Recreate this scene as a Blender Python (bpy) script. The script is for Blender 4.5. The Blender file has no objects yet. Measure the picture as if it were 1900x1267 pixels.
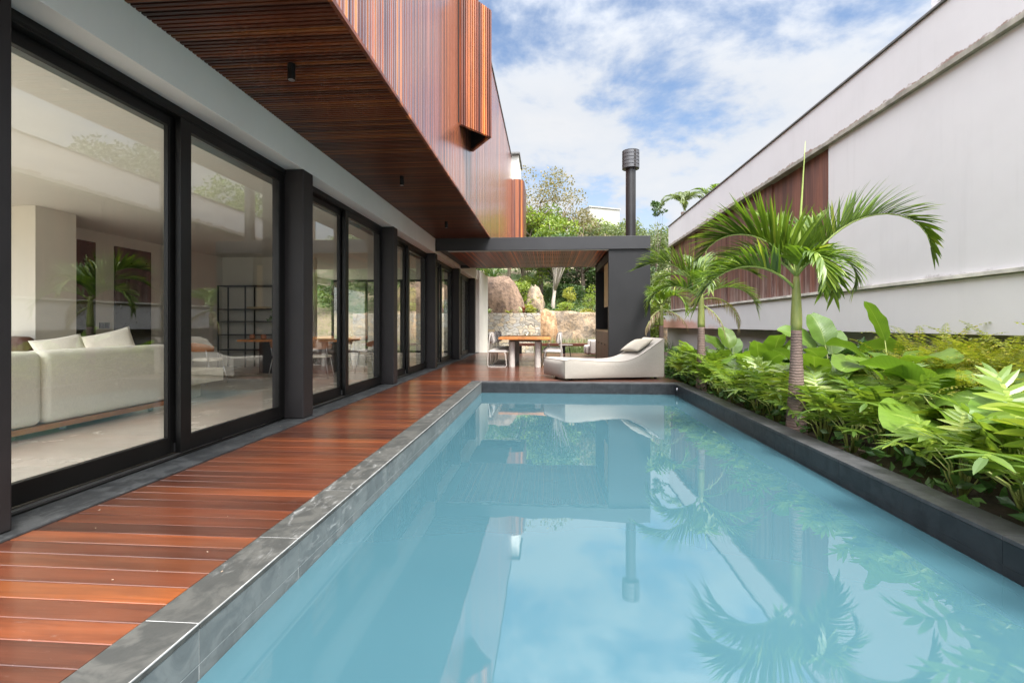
import bpy, math, random
from mathutils import Vector, Matrix, noise as mnoise
R = math.radians
PI = math.pi
rnd = random.Random(7)
sc = bpy.context.scene
COL = sc.collection

# ------------------------------------------------------------------ camera
cam_d = bpy.data.cameras.new('camera')
cam_d.sensor_width = 36.0
cam_d.lens = 36.0 * 897 / 1900
cam_d.shift_y = -30.5 / 1900
cam_d.clip_start = 0.05
cam_d.clip_end = 2000
cam = bpy.data.objects.new('camera', cam_d)
COL.objects.link(cam)
YAW = math.atan(67 / 897)
cam.location = (0, 0, 1.12)
cam.rotation_euler = (R(90), 0, YAW)
sc.camera = cam

# ------------------------------------------------------------------ sun, sky, exposure
SUN = Vector((0.30, -0.46, 0.84)).normalized()
sun_d = bpy.data.lights.new('sun', 'SUN')
sun_d.energy = 3.0
sun_d.angle = R(16)
sun_d.color = (1.0, 0.955, 0.89)
sun = bpy.data.objects.new('sun', sun_d)
COL.objects.link(sun)
sun.rotation_euler = SUN.to_track_quat('Z', 'Y').to_euler()

sc.view_settings.view_transform = 'Standard'
sc.view_settings.look = 'None'
sc.view_settings.gamma = 1
sc.view_settings.exposure = 1.1
sc.cycles.use_denoising = True
sc.cycles.max_bounces = 10
sc.cycles.diffuse_bounces = 5
sc.cycles.glossy_bounces = 5
sc.cycles.transparent_max_bounces = 24
sc.cycles.caustics_reflective = False
sc.cycles.caustics_refractive = False
sc.cycles.sample_clamp_indirect = 6.0

world = bpy.data.worlds.new('World')
sc.world = world
world.use_nodes = True


class NT:
    """small helper round a node tree"""
    def __init__(s, tree):
        s.t = tree
        s.n = tree.nodes
        s.l = tree.links

    def new(s, typ, **kw):
        n = s.n.new(typ)
        for k, v in kw.items():
            setattr(n, k, v)
        return n

    def link(s, a, b):
        s.l.new(a, b)

    def val(s, sock, v):
        if hasattr(v, 'is_output') or isinstance(v, bpy.types.NodeSocket):
            s.l.new(v, sock)
        else:
            sock.default_value = v

    def math(s, op, a, b=None, c=None, clamp=False):
        n = s.new('ShaderNodeMath', operation=op, use_clamp=clamp)
        s.val(n.inputs[0], a)
        if b is not None:
            s.val(n.inputs[1], b)
        if c is not None:
            s.val(n.inputs[2], c)
        return n.outputs[0]

    def vmath(s, op, a, b=None):
        n = s.new('ShaderNodeVectorMath', operation=op)
        s.val(n.inputs[0], a)
        if b is not None:
            s.val(n.inputs[1], b)
        return n.outputs['Value'] if op in ('DOT_PRODUCT', 'LENGTH') else n.outputs[0]

    def xyz(s, v):
        n = s.new('ShaderNodeSeparateXYZ')
        s.l.new(v, n.inputs[0])
        return n.outputs

    def comb(s, x, y, z):
        n = s.new('ShaderNodeCombineXYZ')
        for i, q in enumerate((x, y, z)):
            s.val(n.inputs[i], q)
        return n.outputs[0]

    def noise(s, vec, scale=5.0, detail=4.0, rough=0.55, dist=0.0):
        n = s.new('ShaderNodeTexNoise')
        if vec is not None:
            s.l.new(vec, n.inputs['Vector'])
        n.inputs['Scale'].default_value = scale
        n.inputs['Detail'].default_value = detail
        n.inputs['Roughness'].default_value = rough
        n.inputs['Distortion'].default_value = dist
        return n.outputs['Fac']

    def white(s, v, dim='1D'):
        n = s.new('ShaderNodeTexWhiteNoise', noise_dimensions=dim)
        s.val(n.inputs['W' if dim == '1D' else 'Vector'], v)
        return n.outputs['Value']

    def ramp(s, fac, stops, interp='LINEAR'):
        n = s.new('ShaderNodeValToRGB')
        cr = n.color_ramp
        cr.interpolation = interp
        while len(cr.elements) < len(stops):
            cr.elements.new(0.5)
        for e, (p, c) in zip(cr.elements, stops):
            e.position = p
            e.color = (c[0], c[1], c[2], 1) if len(c) == 3 else c
        s.l.new(fac, n.inputs[0])
        return n.outputs[0]

    def smooth(s, v, lo, hi):
        n = s.new('ShaderNodeMapRange', interpolation_type='SMOOTHSTEP')
        s.val(n.inputs[0], v)
        n.inputs[1].default_value = lo
        n.inputs[2].default_value = hi
        return n.outputs[0]

    def mix(s, fac, a, b, blend='MIX'):
        n = s.new('ShaderNodeMix', data_type='RGBA', blend_type=blend)
        s.val(n.inputs[0], fac)
        for i, q in ((6, a), (7, b)):
            if isinstance(q, tuple):
                n.inputs[i].default_value = (q[0], q[1], q[2], 1)
            else:
                s.l.new(q, n.inputs[i])
        return n.outputs[2]

    def bump(s, h, strength=0.3, dist=0.01):
        n = s.new('ShaderNodeBump')
        n.inputs['Strength'].default_value = strength
        n.inputs['Distance'].default_value = dist
        s.l.new(h, n.inputs['Height'])
        return n.outputs[0]

    def scale(s, v, sx, sy, sz):
        return s.vmath('MULTIPLY', v, (sx, sy, sz))


# sky: Nishita blue with a broken layer of white cloud
w = NT(world.node_tree)
w.n.clear()
wo = w.new('ShaderNodeOutputWorld')
sky = w.new('ShaderNodeTexSky', sky_type='NISHITA', sun_disc=False)
sky.sun_elevation = math.asin(SUN.z)
sky.sun_rotation = math.atan2(SUN.x, SUN.y)
sky.air_density = 1.0
sky.dust_density = 0.6
bg1 = w.new('ShaderNodeBackground')
bg1.inputs[1].default_value = 0.105
w.link(sky.outputs[0], bg1.inputs[0])
tc = w.new('ShaderNodeTexCoord')
dirv = tc.outputs['Generated']
dx, dy, dz = w.xyz(dirv)
den = w.math('ADD', w.math('MAXIMUM', dz, 0.0), 0.22)
pv = w.comb(w.math('DIVIDE', dx, den), w.math('DIVIDE', dy, den), 0.37)
n1 = w.noise(w.vmath('ADD', pv, (3.35, 1.6, 0.0)), 2.1, 9.0, 0.56, 0.25)
n2 = w.noise(w.vmath('ADD', pv, (7.0, 4.0, 2.0)), 5.5, 6.0, 0.6, 0.1)
cl = w.math('ADD', w.math('MULTIPLY', n1, 0.72), w.math('MULTIPLY', n2, 0.28))
cl = w.math('ADD', cl, w.math('MULTIPLY', w.math('MAXIMUM', w.math('SUBTRACT', dz, 0.46), 0.0), 0.28))
cov = w.smooth(cl, 0.365, 0.515)
hz = w.smooth(dz, 0.42, 0.05)
cov = w.math('MAXIMUM', cov, w.math('MULTIPLY', hz, 0.72))
cov = w.math('MULTIPLY', cov, 0.94)
bg2 = w.new('ShaderNodeBackground')
shade = w.ramp(cl, [(0.42, (0.86, 0.91, 0.98)), (0.62, (0.97, 0.98, 1.0)), (0.8, (0.86, 0.885, 0.93))])
w.link(shade, bg2.inputs[0])
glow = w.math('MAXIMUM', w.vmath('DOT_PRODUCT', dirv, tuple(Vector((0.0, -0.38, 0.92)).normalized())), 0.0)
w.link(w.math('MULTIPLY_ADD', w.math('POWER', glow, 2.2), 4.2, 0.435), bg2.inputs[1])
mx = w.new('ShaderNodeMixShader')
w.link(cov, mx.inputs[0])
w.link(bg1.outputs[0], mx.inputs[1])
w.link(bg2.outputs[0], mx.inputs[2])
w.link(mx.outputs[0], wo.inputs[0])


# ------------------------------------------------------------------ materials
def new_mat(name):
    m = bpy.data.materials.new(name)
    m.use_nodes = True
    t = NT(m.node_tree)
    b = t.n.get('Principled BSDF')
    return m, t, b


def objco(t):
    return t.new('ShaderNodeTexCoord').outputs['Object']


def setp(b, **kw):
    for k, v in kw.items():
        b.inputs[k.replace('_', ' ')].default_value = v


def plain(name, col, rough=0.5, metal=0.0, var=0.12, scale=6.0, bump=0.0, bscale=60.0, spec=0.5):
    m, t, b = new_mat(name)
    o = objco(t)
    n = t.noise(o, scale, 5, 0.6)
    lo = tuple(max(0, c * (1 - var)) for c in col)
    hi = tuple(min(1, c * (1 + var)) for c in col)
    t.link(t.ramp(n, [(0.3, lo), (0.7, hi)]), b.inputs['Base Color'])
    t.link(t.math('MULTIPLY_ADD', n, 0.16, rough - 0.08), b.inputs['Roughness'])
    setp(b, Metallic=metal)
    b.inputs['Specular IOR Level'].default_value = spec
    if bump:
        t.link(t.bump(t.noise(o, bscale, 4, 0.6), bump, 0.004), b.inputs['Normal'])
    return m


def wood(name, axis, pitch, off, cols, rough=0.3, coat=0.0, grain=0.35, spec=0.5):
    """boards or slats: colour per board from its index along AXIS, grain along the board"""
    m, t, b = new_mat(name)
    o = objco(t)
    x, y, z = t.xyz(o)
    comp = {'x': x, 'y': y, 'z': z}[axis]
    idx = t.math('FLOOR', t.math('DIVIDE', t.math('SUBTRACT', comp, off), pitch))
    wn = t.white(idx)
    along = {'x': (14, 0.9, 14), 'y': (0.9, 14, 14), 'z': (14, 14, 0.9)}
    run = {'y': (1.0, 16, 16), 'x': (16, 1.0, 16), 'z': (16, 16, 1.0)}[axis if axis != 'v' else 'y']
    return m, t, b, o, idx, wn


def wood_mat(name, axis, pitch, off, run, cols, rough=0.3, grain=0.3, coat=0.0, wear=0.0, bumps=0.15):
    m, t, b = new_mat(name)
    o = objco(t)
    comp = t.xyz(o)['xyz'.index(axis)]
    idx = t.math('FLOOR', t.math('DIVIDE', t.math('SUBTRACT', comp, off), pitch))
    wn = t.white(idx)
    sv = [13.0, 13.0, 13.0]
    sv['xyz'.index(run)] = 0.8
    gv = t.vmath('ADD', t.scale(o, *sv), t.comb(t.math('MULTIPLY', wn, 37.0), t.math('MULTIPLY', wn, 11.0), 0.0))
    g = t.noise(gv, 1.6, 6, 0.62, 0.6)
    base = t.ramp(wn, cols)
    dark = t.mix(1.0, base, (0.42, 0.36, 0.34), 'MULTIPLY')
    c = t.mix(t.math('MULTIPLY', t.smooth(g, 0.35, 0.72), grain), base, dark)
    sv2 = [3.0, 3.0, 3.0]
    sv2['xyz'.index(run)] = 0.35
    pat = t.noise(t.vmath('ADD', t.scale(o, *sv2), t.comb(t.math('MULTIPLY', wn, 19.0), 0.0, 0.0)), 1.0, 4, 0.6)
    c = t.mix(t.math('MULTIPLY', t.smooth(pat, 0.42, 0.68), 0.75), c, t.mix(1.0, c, (1.75, 1.5, 1.2), 'MULTIPLY'))
    c = t.mix(t.math('MULTIPLY', t.smooth(pat, 0.5, 0.3), 0.5), c, t.mix(1.0, c, (0.55, 0.52, 0.5), 'MULTIPLY'))
    rg = t.math('MULTIPLY_ADD', g, 0.18, rough - 0.09)
    if wear:
        sc1 = t.noise(t.scale(o, 3.0, 9.0, 3.0), 4.0, 8, 0.75, 1.2)
        sc2 = t.noise(o, 1.1, 3, 0.5)
        f = t.math('MULTIPLY', t.smooth(sc1, 0.60, 0.74), t.smooth(sc2, 0.45, 0.7))
        c = t.mix(t.math('MULTIPLY', f, wear), c, (0.42, 0.33, 0.29))
        rg = t.math('ADD', rg, t.math('MULTIPLY', t.noise(o, 2.2, 5, 0.65), 0.14))
    t.link(c, b.inputs['Base Color'])
    t.link(rg, b.inputs['Roughness'])
    if coat:
        b.inputs['Coat Weight'].default_value = coat
        b.inputs['Coat Roughness'].default_value = 0.16
    t.link(t.bump(g, bumps, 0.003), b.inputs['Normal'])
    return m


MAT = {}
RED = [(0.0, (0.070, 0.018, 0.009)), (0.22, (0.13, 0.034, 0.015)), (0.45, (0.165, 0.042, 0.019)), (0.66, (0.20, 0.055, 0.022)), (0.84, (0.255, 0.072, 0.026)), (0.95, (0.40, 0.13, 0.035))]
DECKC = [(0.0, (0.062, 0.021, 0.012)), (0.2, (0.082, 0.026, 0.014)), (0.45, (0.099, 0.030, 0.014)), (0.7, (0.116, 0.035, 0.015)), (0.93, (0.142, 0.043, 0.016)), (1.0, (0.29, 0.082, 0.018))]
MAT['deck'] = wood_mat('varnished_deck_wood', 'y', 0.122, 0.0, 'x', DECKC, 0.28, 0.75, 0.6, 0.75, 0.25)
FASC = [(0.0, (0.055, 0.018, 0.012)), (0.2, (0.12, 0.036, 0.020)), (0.45, (0.17, 0.052, 0.026)), (0.7, (0.21, 0.068, 0.034)), (0.9, (0.27, 0.09, 0.034)), (0.995, (0.42, 0.16, 0.04))]
MAT['fascia'] = wood_mat('cladding_slat_wood', 'y', 0.06, 0.0, 'z', [(p, tuple(q * 1.3 + 0.02 for q in c)) for p, c in FASC], 0.24, 0.35, 1.0)
MAT['fascia'].node_tree.nodes['Principled BSDF'].inputs['Coat IOR'].default_value = 1.75
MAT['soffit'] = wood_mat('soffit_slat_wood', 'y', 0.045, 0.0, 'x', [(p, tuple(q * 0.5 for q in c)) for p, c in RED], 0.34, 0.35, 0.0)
MAT['perg_slat'] = wood_mat('pergola_slat_wood', 'x', 0.05, 0.0, 'y', [(p, tuple(q * 1.35 for q in c)) for p, c in RED], 0.4, 0.3, 0.0)
MAT['shutter'] = wood_mat('shutter_slat_wood', 'x', 0.031, 0.0, 'z', [(p, tuple(q * 1.35 for q in c)) for p, c in FASC], 0.34, 0.35, 0.15)
MAT['bench_wood'] = wood_mat('bench_wood', 'y', 0.1, 0.0, 'x', RED, 0.4)
MAT['cabinet'] = wood_mat('cabinet_wood', 'y', 0.9, 0.1, 'z', [(0, (0.15, 0.06, 0.035)), (1, (0.19, 0.08, 0.045))], 0.45)
MAT['table_wood'] = wood_mat('orange_table_wood', 'x', 0.17, 0.0, 'y', [(0, (0.44, 0.17, 0.05)), (1, (0.58, 0.25, 0.075))], 0.35)
MAT['light_wood'] = plain('pale_wood', (0.55, 0.42, 0.26), 0.5)
MAT['dark_backing'] = plain('dark_backing', (0.012, 0.009, 0.008), 0.8)
MAT['black_metal'] = plain('black_painted_metal', (0.0055, 0.0052, 0.005), 0.4, 0.0, 0.25, 3.0, 0, 60, 0.3)
MAT['column'] = plain('charcoal_column_paint', (0.0185, 0.016, 0.0165), 0.5, 0.0, 0.14, 3.5, 0.06, 220, 0.35)
MAT['pergola_black'] = plain('pergola_dark_paint', (0.0235, 0.0235, 0.0255), 0.42, 0.0, 0.15, 2.0, 0.05, 180)
MAT['wall_black'] = plain('barbecue_wall_dark_paint', (0.0150, 0.0150, 0.0162), 0.5, 0.0, 0.15, 2.0, 0.05, 180, 0.35)
MAT['steel'] = plain('brushed_steel', (0.55, 0.55, 0.56), 0.3, 1.0)
MAT['ceiling'] = plain('white_ceiling_paint', (0.66, 0.64, 0.59), 0.8, 0, 0.03, 1.5)
MAT['int_wall'] = plain('interior_wall_paint', (0.70, 0.67, 0.60), 0.7, 0, 0.03, 1.5)
MAT['concrete_floor'] = plain('polished_concrete', (0.60, 0.55, 0.47), 0.26, 0, 0.10, 1.3)
MAT['grout'] = plain('pale_grout', (0.50, 0.50, 0.49), 0.7, 0, 0.25, 20)
MAT['edge_grout'] = plain('edge_grout', (0.30, 0.30, 0.295), 0.75, 0, 0.35, 14)
MAT['cream_panel'] = plain('cream_panel', (0.62, 0.52, 0.30), 0.5)
MAT['stone_table'] = plain('cream_stone', (0.72, 0.68, 0.56), 0.5)
MAT['leather'] = plain('tan_leather', (0.36, 0.14, 0.055), 0.45)
MAT['brown_leather'] = plain('brown_leather', (0.10, 0.035, 0.02), 0.45)
MAT['dark_door'] = plain('dark_door_panel', (0.004, 0.004, 0.004), 0.3, 0, 0.1, 6, 0, 60, 0.25)
MAT['white_block'] = plain('warm_white_render', (0.86, 0.82, 0.74), 0.8, 0, 0.04, 2)
MAT['terracotta'] = plain('terracotta', (0.42, 0.16, 0.07), 0.6)
MAT['petal'] = plain('dry_petal', (0.34, 0.26, 0.19), 0.7)
MAT['grey_frame'] = plain('warm_grey_metal', (0.50, 0.46, 0.42), 0.45)
MAT['roof_grey'] = plain('roof_grey', (0.35, 0.35, 0.36), 0.7)
MAT['chrome_dark'] = plain('dark_flue_steel', (0.022, 0.021, 0.021), 0.34, 0.0, 0.2, 2.0, 0, 60, 0.5)
MAT['cap_steel'] = plain('grey_flue_cap', (0.10, 0.10, 0.105), 0.36, 0.3)


def plaster(name, col, streak=0.25, stains=None, rough=0.75):
    m, t, b = new_mat(name)
    o = objco(t)
    x, y, z = t.xyz(o)
    n = t.noise(o, 0.9, 6, 0.6)
    st = t.noise(t.scale(o, 7.0, 7.0, 0.35), 1.0, 5, 0.65)
    c = t.mix(t.math('MULTIPLY', t.smooth(n, 0.35, 0.75), 0.5), col, tuple(q * 0.87 for q in col))
    c = t.mix(t.math('MULTIPLY', t.smooth(st, 0.52, 0.78), streak), c, tuple(q * 0.72 for q in col))
    if stains:
        c = stains(t, o, x, y, z, c)
    t.link(c, b.inputs['Base Color'])
    setp(b, Roughness=rough)
    t.link(t.bump(t.noise(o, 35, 5, 0.6), 0.12, 0.006), b.inputs['Normal'])
    return m


def band_stain(t, o, x, y, z, c):
    # brown mould creeping up from the drip edge at z=4.53
    h = t.math('SUBTRACT', z, 4.53)
    wob = t.math('MULTIPLY', t.noise(t.scale(o, 1, 1.6, 1), 2.0, 7, 0.7), 0.24)
    f = t.smooth(t.math('SUBTRACT', t.math('SUBTRACT', wob, 0.062), h), 0.0, 0.02)
    pat = t.smooth(t.noise(t.scale(o, 1, 0.8, 1), 5.0, 6, 0.7), 0.36, 0.5)
    c = t.mix(t.math('MULTIPLY', t.math('MULTIPLY', f, pat), 0.85), c, (0.21, 0.105, 0.07))
    return c


def low_stain(t, o, x, y, z, c):
    # mould at the foot of the wall above the ledge
    h = t.math('SUBTRACT', z, 1.76)
    wob = t.math('MULTIPLY', t.noise(t.scale(o, 1, 1.1, 1), 1.6, 7, 0.7), 0.5)
    f = t.smooth(t.math('SUBTRACT', t.math('SUBTRACT', wob, 0.235), h), 0.0, 0.08)
    return t.mix(t.math('MULTIPLY', f, 0.7), c, (0.22, 0.20, 0.19))


def shelf_stain(t, o, x, y, z, c):
    # rusty splash along the lower edge, strong at the far end
    far = t.smooth(y, 13.0, 20.0)
    h = t.math('SUBTRACT', z, 1.0)
    lim = t.math('MULTIPLY_ADD', far, 0.42, 0.03)
    f = t.smooth(t.math('SUBTRACT', t.math('ADD', lim, t.math('MULTIPLY', t.math('SUBTRACT', t.noise(o, 2.0, 7, 0.7), 0.5), 0.5)), h), 0.0, 0.22)
    c = t.mix(t.math('MULTIPLY', f, t.math('MULTIPLY_ADD', far, 0.55, 0.25)), c, (0.50, 0.20, 0.12))
    return c


WHITE = (0.625, 0.612, 0.632)
MAT['beam'] = plaster('white_beam_plaster', (0.76, 0.755, 0.73), 0.12)
MAT['neigh'] = plaster('neighbour_white_plaster', WHITE, 0.2, low_stain)
MAT['neigh_band'] = plaster('neighbour_white_band', WHITE, 0.2, band_stain)
MAT['neigh_shelf'] = plaster('neighbour_white_ledge', WHITE, 0.12, shelf_stain)
MAT['drip'] = plain('weathered_drip_edge', (0.30, 0.28, 0.24), 0.8, 0, 0.4, 5)
MAT['ledge_lip'] = plain('weathered_pale_lip', (0.52, 0.50, 0.46), 0.8, 0, 0.3, 4)
MAT['dark_trim'] = plain('dark_roof_trim', (0.12, 0.115, 0.11), 0.5, 0, 0.4, 5)
MAT['old_wood'] = wood_mat('weathered_red_wood', 'y', 0.115, 0.0, 'z', [(0, (0.095, 0.042, 0.035)), (0.5, (0.125, 0.054, 0.044)), (1, (0.165, 0.076, 0.062))], 0.6, 0.5)
# bleached feet of the weathered boards
_m = MAT['old_wood']
_t = NT(_m.node_tree)
_b = _t.n['Principled BSDF']
_src = _b.inputs['Base Color'].links[0].from_socket
_o = objco(_t)
_z = _t.xyz(_o)[2]
_f = _t.smooth(_t.math('SUBTRACT', _t.math('MULTIPLY', _t.noise(_t.scale(_o, 9, 9, 0.7), 1.0, 6, 0.7), 3.0), _t.math('MULTIPLY', _z, 0.45)), 0.35, 1.3)
_t.link(_t.mix(_t.math('MULTIPLY', _f, 0.7), _src, (0.36, 0.30, 0.28)), _b.inputs['Base Color'])


def slate(name, c1, c2, scuff, rough=0.4):
    m, t, b = new_mat(name)
    o = objco(t)
    tile = t.white(t.math('FLOOR', t.math('DIVIDE', t.math('SUBTRACT', t.xyz(o)[1], 0.272), 0.726)))
    ov = t.vmath('ADD', o, t.comb(t.math('MULTIPLY', tile, 9.0), 0.0, t.math('MULTIPLY', tile, 5.0)))
    n = t.noise(ov, 4.0, 8, 0.62, 1.4)
    n2 = t.noise(ov, 11.0, 6, 0.6, 0.8)
    c = t.mix(t.smooth(n, 0.42, 0.58), c1, c2)
    c = t.mix(t.math('MULTIPLY', t.smooth(n2, 0.5, 0.7), 0.4), c, tuple(q * 0.55 for q in c1))
    c = t.mix(t.math('MULTIPLY', tile, 0.25), c, tuple(q * 0.6 for q in c2))
    if scuff:
        s1 = t.noise(t.scale(o, 6, 2.2, 9), 3.0, 9, 0.72, 0.9)
        s2 = t.noise(o, 0.9, 3, 0.5)
        f = t.math('MULTIPLY', t.smooth(s1, 0.52, 0.74), t.smooth(s2, 0.42, 0.62))
        c = t.mix(t.math('MULTIPLY', f, scuff), c, (0.46, 0.46, 0.45))
    t.link(c, b.inputs['Base Color'])
    t.link(t.math('MULTIPLY_ADD', n2, 0.25, rough - 0.1), b.inputs['Roughness'])
    b.inputs['Specular IOR Level'].default_value = 0.32
    t.link(t.bump(t.math('ADD', n, n2), 0.25, 0.006), b.inputs['Normal'])
    return m


MAT['slate_worn'] = slate('worn_grey_slate', (0.044, 0.045, 0.042), (0.078, 0.077, 0.070), 0.5, 0.55)
MAT['slate_face'] = slate('chalky_grey_slate_face', (0.11, 0.122, 0.124), (0.155, 0.168, 0.167), 0.85)
MAT['slate_dark'] = slate('dark_slate', (0.050, 0.050, 0.053), (0.070, 0.070, 0.074), 0.12)
MAT['slate_black'] = slate('black_slate_face', (0.018, 0.020, 0.023), (0.028, 0.031, 0.035), 0.10, 0.34)
MAT['granite'] = slate('grey_granite_sill', (0.024, 0.026, 0.028), (0.058, 0.061, 0.063), 0.2, 0.58)

# water: milky turquoise, mirror-like surface with a very slight swell
m, t, b = new_mat('milky_pool_water')
o = objco(t)
x, y, z = t.xyz(o)
n = t.noise(o, 0.45, 3, 0.5)
c = t.ramp(n, [(0.3, (0.043, 0.108, 0.134)), (0.7, (0.053, 0.124, 0.151))])
t.link(c, b.inputs['Base Color'])
setp(b, Roughness=0.005, IOR=2.3)
r1 = t.noise(t.scale(o, 1.0, 1.6, 1.0), 2.2, 2, 0.5, 0.0)
r2 = t.noise(t.scale(o, 1.0, 1.5, 1.0), 11.0, 1, 0.4)
t.link(t.bump(t.math('MULTIPLY_ADD', r2, 0.10, r1), 0.030, 0.02), b.inputs['Normal'])
MAT['water'] = m

# window glass: Schlick mix of clear and mirror
m, t, b = new_mat('window_glass')
t.n.remove(b)
out = t.n['Material Output']
lw = t.new('ShaderNodeLayerWeight')
lw.inputs[0].default_value = 0.5
f5 = t.math('POWER', lw.outputs['Facing'], 5.0)
fac = t.math('MULTIPLY_ADD', f5, 0.91, 0.085)
tr = t.new('ShaderNodeBsdfTransparent')
tr.inputs[0].default_value = (0.98, 0.985, 0.975, 1)
gl = t.new('ShaderNodeBsdfGlossy')
gl.inputs['Roughness'].default_value = 0.0
gl.inputs[0].default_value = (0.95, 0.97, 0.95, 1)
# faint waviness of big panes
t.link(t.bump(t.noise(objco(t), 0.7, 2, 0.5), 0.02, 0.02), gl.inputs['Normal'])
mm = t.new('ShaderNodeMixShader')
t.link(fac, mm.inputs[0])
t.link(tr.outputs[0], mm.inputs[1])
t.link(gl.outputs[0], mm.inputs[2])
t.link(mm.outputs[0], out.inputs[0])
MAT['glass'] = m


def fabric(name, col, scale=220.0):
    m, t, b = new_mat(name)
    o = objco(t)
    wx = t.noise(t.scale(o, 0.15, 1, 1), scale, 2, 0.5)
    wz = t.noise(t.scale(o, 1, 1, 0.15), scale, 2, 0.5)
    wv = t.math('ADD', wx, wz)
    big = t.noise(o, 2.5, 4, 0.6)
    c = t.mix(t.smooth(wv, 0.7, 1.3), tuple(q * 0.86 for q in col), col)
    c = t.mix(t.math('MULTIPLY', t.smooth(big, 0.4, 0.75), 0.3), c, tuple(q * 0.84 for q in col))
    t.link(c, b.inputs['Base Color'])
    setp(b, Roughness=0.9)
    b.inputs['Sheen Weight'].default_value = 0.25
    wr = t.noise(t.scale(o, 1, 1, 1), 7.0, 4, 0.55, 0.5)
    t.link(t.bump(t.math('MULTIPLY_ADD', wv, 0.06, wr), 0.22, 0.02), b.inputs['Normal'])
    return m


MAT['chaise'] = fabric('oatmeal_outdoor_fabric', (0.375, 0.335, 0.290))
MAT['pillow'] = fabric('sand_cushion_fabric', (0.36, 0.318, 0.252))
MAT['sofa'] = fabric('cream_sofa_fabric', (0.86, 0.80, 0.68), 160)
MAT['piping'] = plain('brown_grey_piping', (0.20, 0.175, 0.145), 0.8)
MAT['chair_fabric'] = fabric('grey_chair_fabric', (0.50, 0.46, 0.42))


def leafy(name, cols, trans=0.35, rough=0.38, obj_var=0.0, vein=0.0):
    """leaf: colour varies per leaf island, thin leaves let some light through"""
    m, t, b = new_mat(name)
    out = t.n['Material Output']
    geo = t.new('ShaderNodeNewGeometry')
    ri = geo.outputs['Random Per Island']
    if obj_var:
        oi = t.new('ShaderNodeObjectInfo')
        ri = t.math('ADD', t.math('MULTIPLY', ri, 1 - obj_var), t.math('MULTIPLY', oi.outputs['Random'], obj_var))
    o = objco(t)
    c = t.ramp(ri, cols)
    n = t.noise(o, 9.0, 4, 0.6)
    c = t.mix(t.math('MULTIPLY', t.smooth(n, 0.45, 0.75), 0.35), c, t.mix(1.0, c, (0.62, 0.68, 0.55), 'MULTIPLY'))
    if vein:
        uv = t.new('ShaderNodeUVMap')
        u, v, _ = t.xyz(uv.outputs[0])
        mid = t.smooth(t.math('ABSOLUTE', u), 0.05, 0.0)
        rib = t.math('SINE', t.math('MULTIPLY', t.math('SUBTRACT', v, t.math('MULTIPLY', t.math('ABSOLUTE', u), 0.22)), 95.0))
        ribf = t.smooth(rib, 0.4, 1.0)
        c = t.mix(t.math('MULTIPLY', mid, 0.75), c, (0.30, 0.40, 0.10))
        c = t.mix(t.math('MULTIPLY', ribf, vein), c, t.mix(1.0, c, (0.72, 0.76, 0.7), 'MULTIPLY'))
        t.link(t.bump(t.math('ADD', rib, t.math('MULTIPLY', n, 2.0)), 0.12, 0.004), b.inputs['Normal'])
    t.link(c, b.inputs['Base Color'])
    t.link(t.math('MULTIPLY_ADD', n, 0.2, rough - 0.1), b.inputs['Roughness'])
    tl = t.new('ShaderNodeBsdfTranslucent')
    t.link(t.mix(1.0, c, (1.5, 1.55, 0.75), 'MULTIPLY'), tl.inputs[0])
    mm = t.new('ShaderNodeMixShader')
    mm.inputs[0].default_value = trans
    t.link(b.outputs[0], mm.inputs[1])
    t.link(tl.outputs[0], mm.inputs[2])
    t.link(mm.outputs[0], out.inputs[0])
    return m


MAT['palm_leaf'] = leafy('palm_leaflets', [(0.0, (0.058, 0.105, 0.014)), (0.5, (0.105, 0.175, 0.020)), (0.85, (0.18, 0.26, 0.03)), (1, (0.31, 0.35, 0.06))], 0.3, 0.36)
MAT['palm_dry'] = leafy('dry_palm_leaflets', [(0.0, (0.16, 0.105, 0.06)), (0.6, (0.30, 0.23, 0.14)), (1, (0.42, 0.35, 0.24))], 0.2, 0.7)
MAT['calathea'] = leafy('broad_glossy_leaf', [(0.0, (0.055, 0.115, 0.022)), (0.45, (0.12, 0.215, 0.028)), (1.0, (0.245, 0.36, 0.036))], 0.33, 0.34, 0.3, 0.35)
MAT['philo'] = leafy('split_leaf', [(0.0, (0.060, 0.115, 0.020)), (0.45, (0.125, 0.20, 0.028)), (0.8, (0.22, 0.305, 0.040)), (1.0, (0.35, 0.40, 0.065))], 0.3, 0.34, 0.35)
MAT['fern'] = leafy('fern_fronds', [(0.0, (0.13, 0.16, 0.022)), (0.5, (0.25, 0.28, 0.034)), (0.85, (0.36, 0.37, 0.05)), (1, (0.46, 0.34, 0.075))], 0.42, 0.5)
MAT['shrub'] = leafy('dark_shrub_leaves', [(0.0, (0.035, 0.085, 0.026)), (0.6, (0.070, 0.145, 0.036)), (1, (0.12, 0.20, 0.05))], 0.3, 0.38, 0.3)
MAT['tree_bright'] = leafy('bright_tree_leaves', [(0.0, (0.09, 0.145, 0.025)), (0.5, (0.19, 0.26, 0.04)), (1, (0.31, 0.36, 0.065))], 0.4, 0.45, 0.25)
MAT['tree_brown'] = leafy('brown_tinged_leaves', [(0.0, (0.085, 0.085, 0.045)), (0.5, (0.17, 0.15, 0.075)), (1, (0.28, 0.21, 0.10))], 0.35, 0.5, 0.2)
MAT['tree_olive'] = leafy('olive_tree_leaves', [(0.0, (0.07, 0.10, 0.045)), (0.5, (0.13, 0.165, 0.07)), (1, (0.20, 0.23, 0.10))], 0.35, 0.5, 0.25)
MAT['tree_dark'] = leafy('deep_green_leaves', [(0.0, (0.03, 0.062, 0.018)), (0.6, (0.06, 0.11, 0.03)), (1, (0.105, 0.165, 0.05))], 0.3, 0.45, 0.25)
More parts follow.
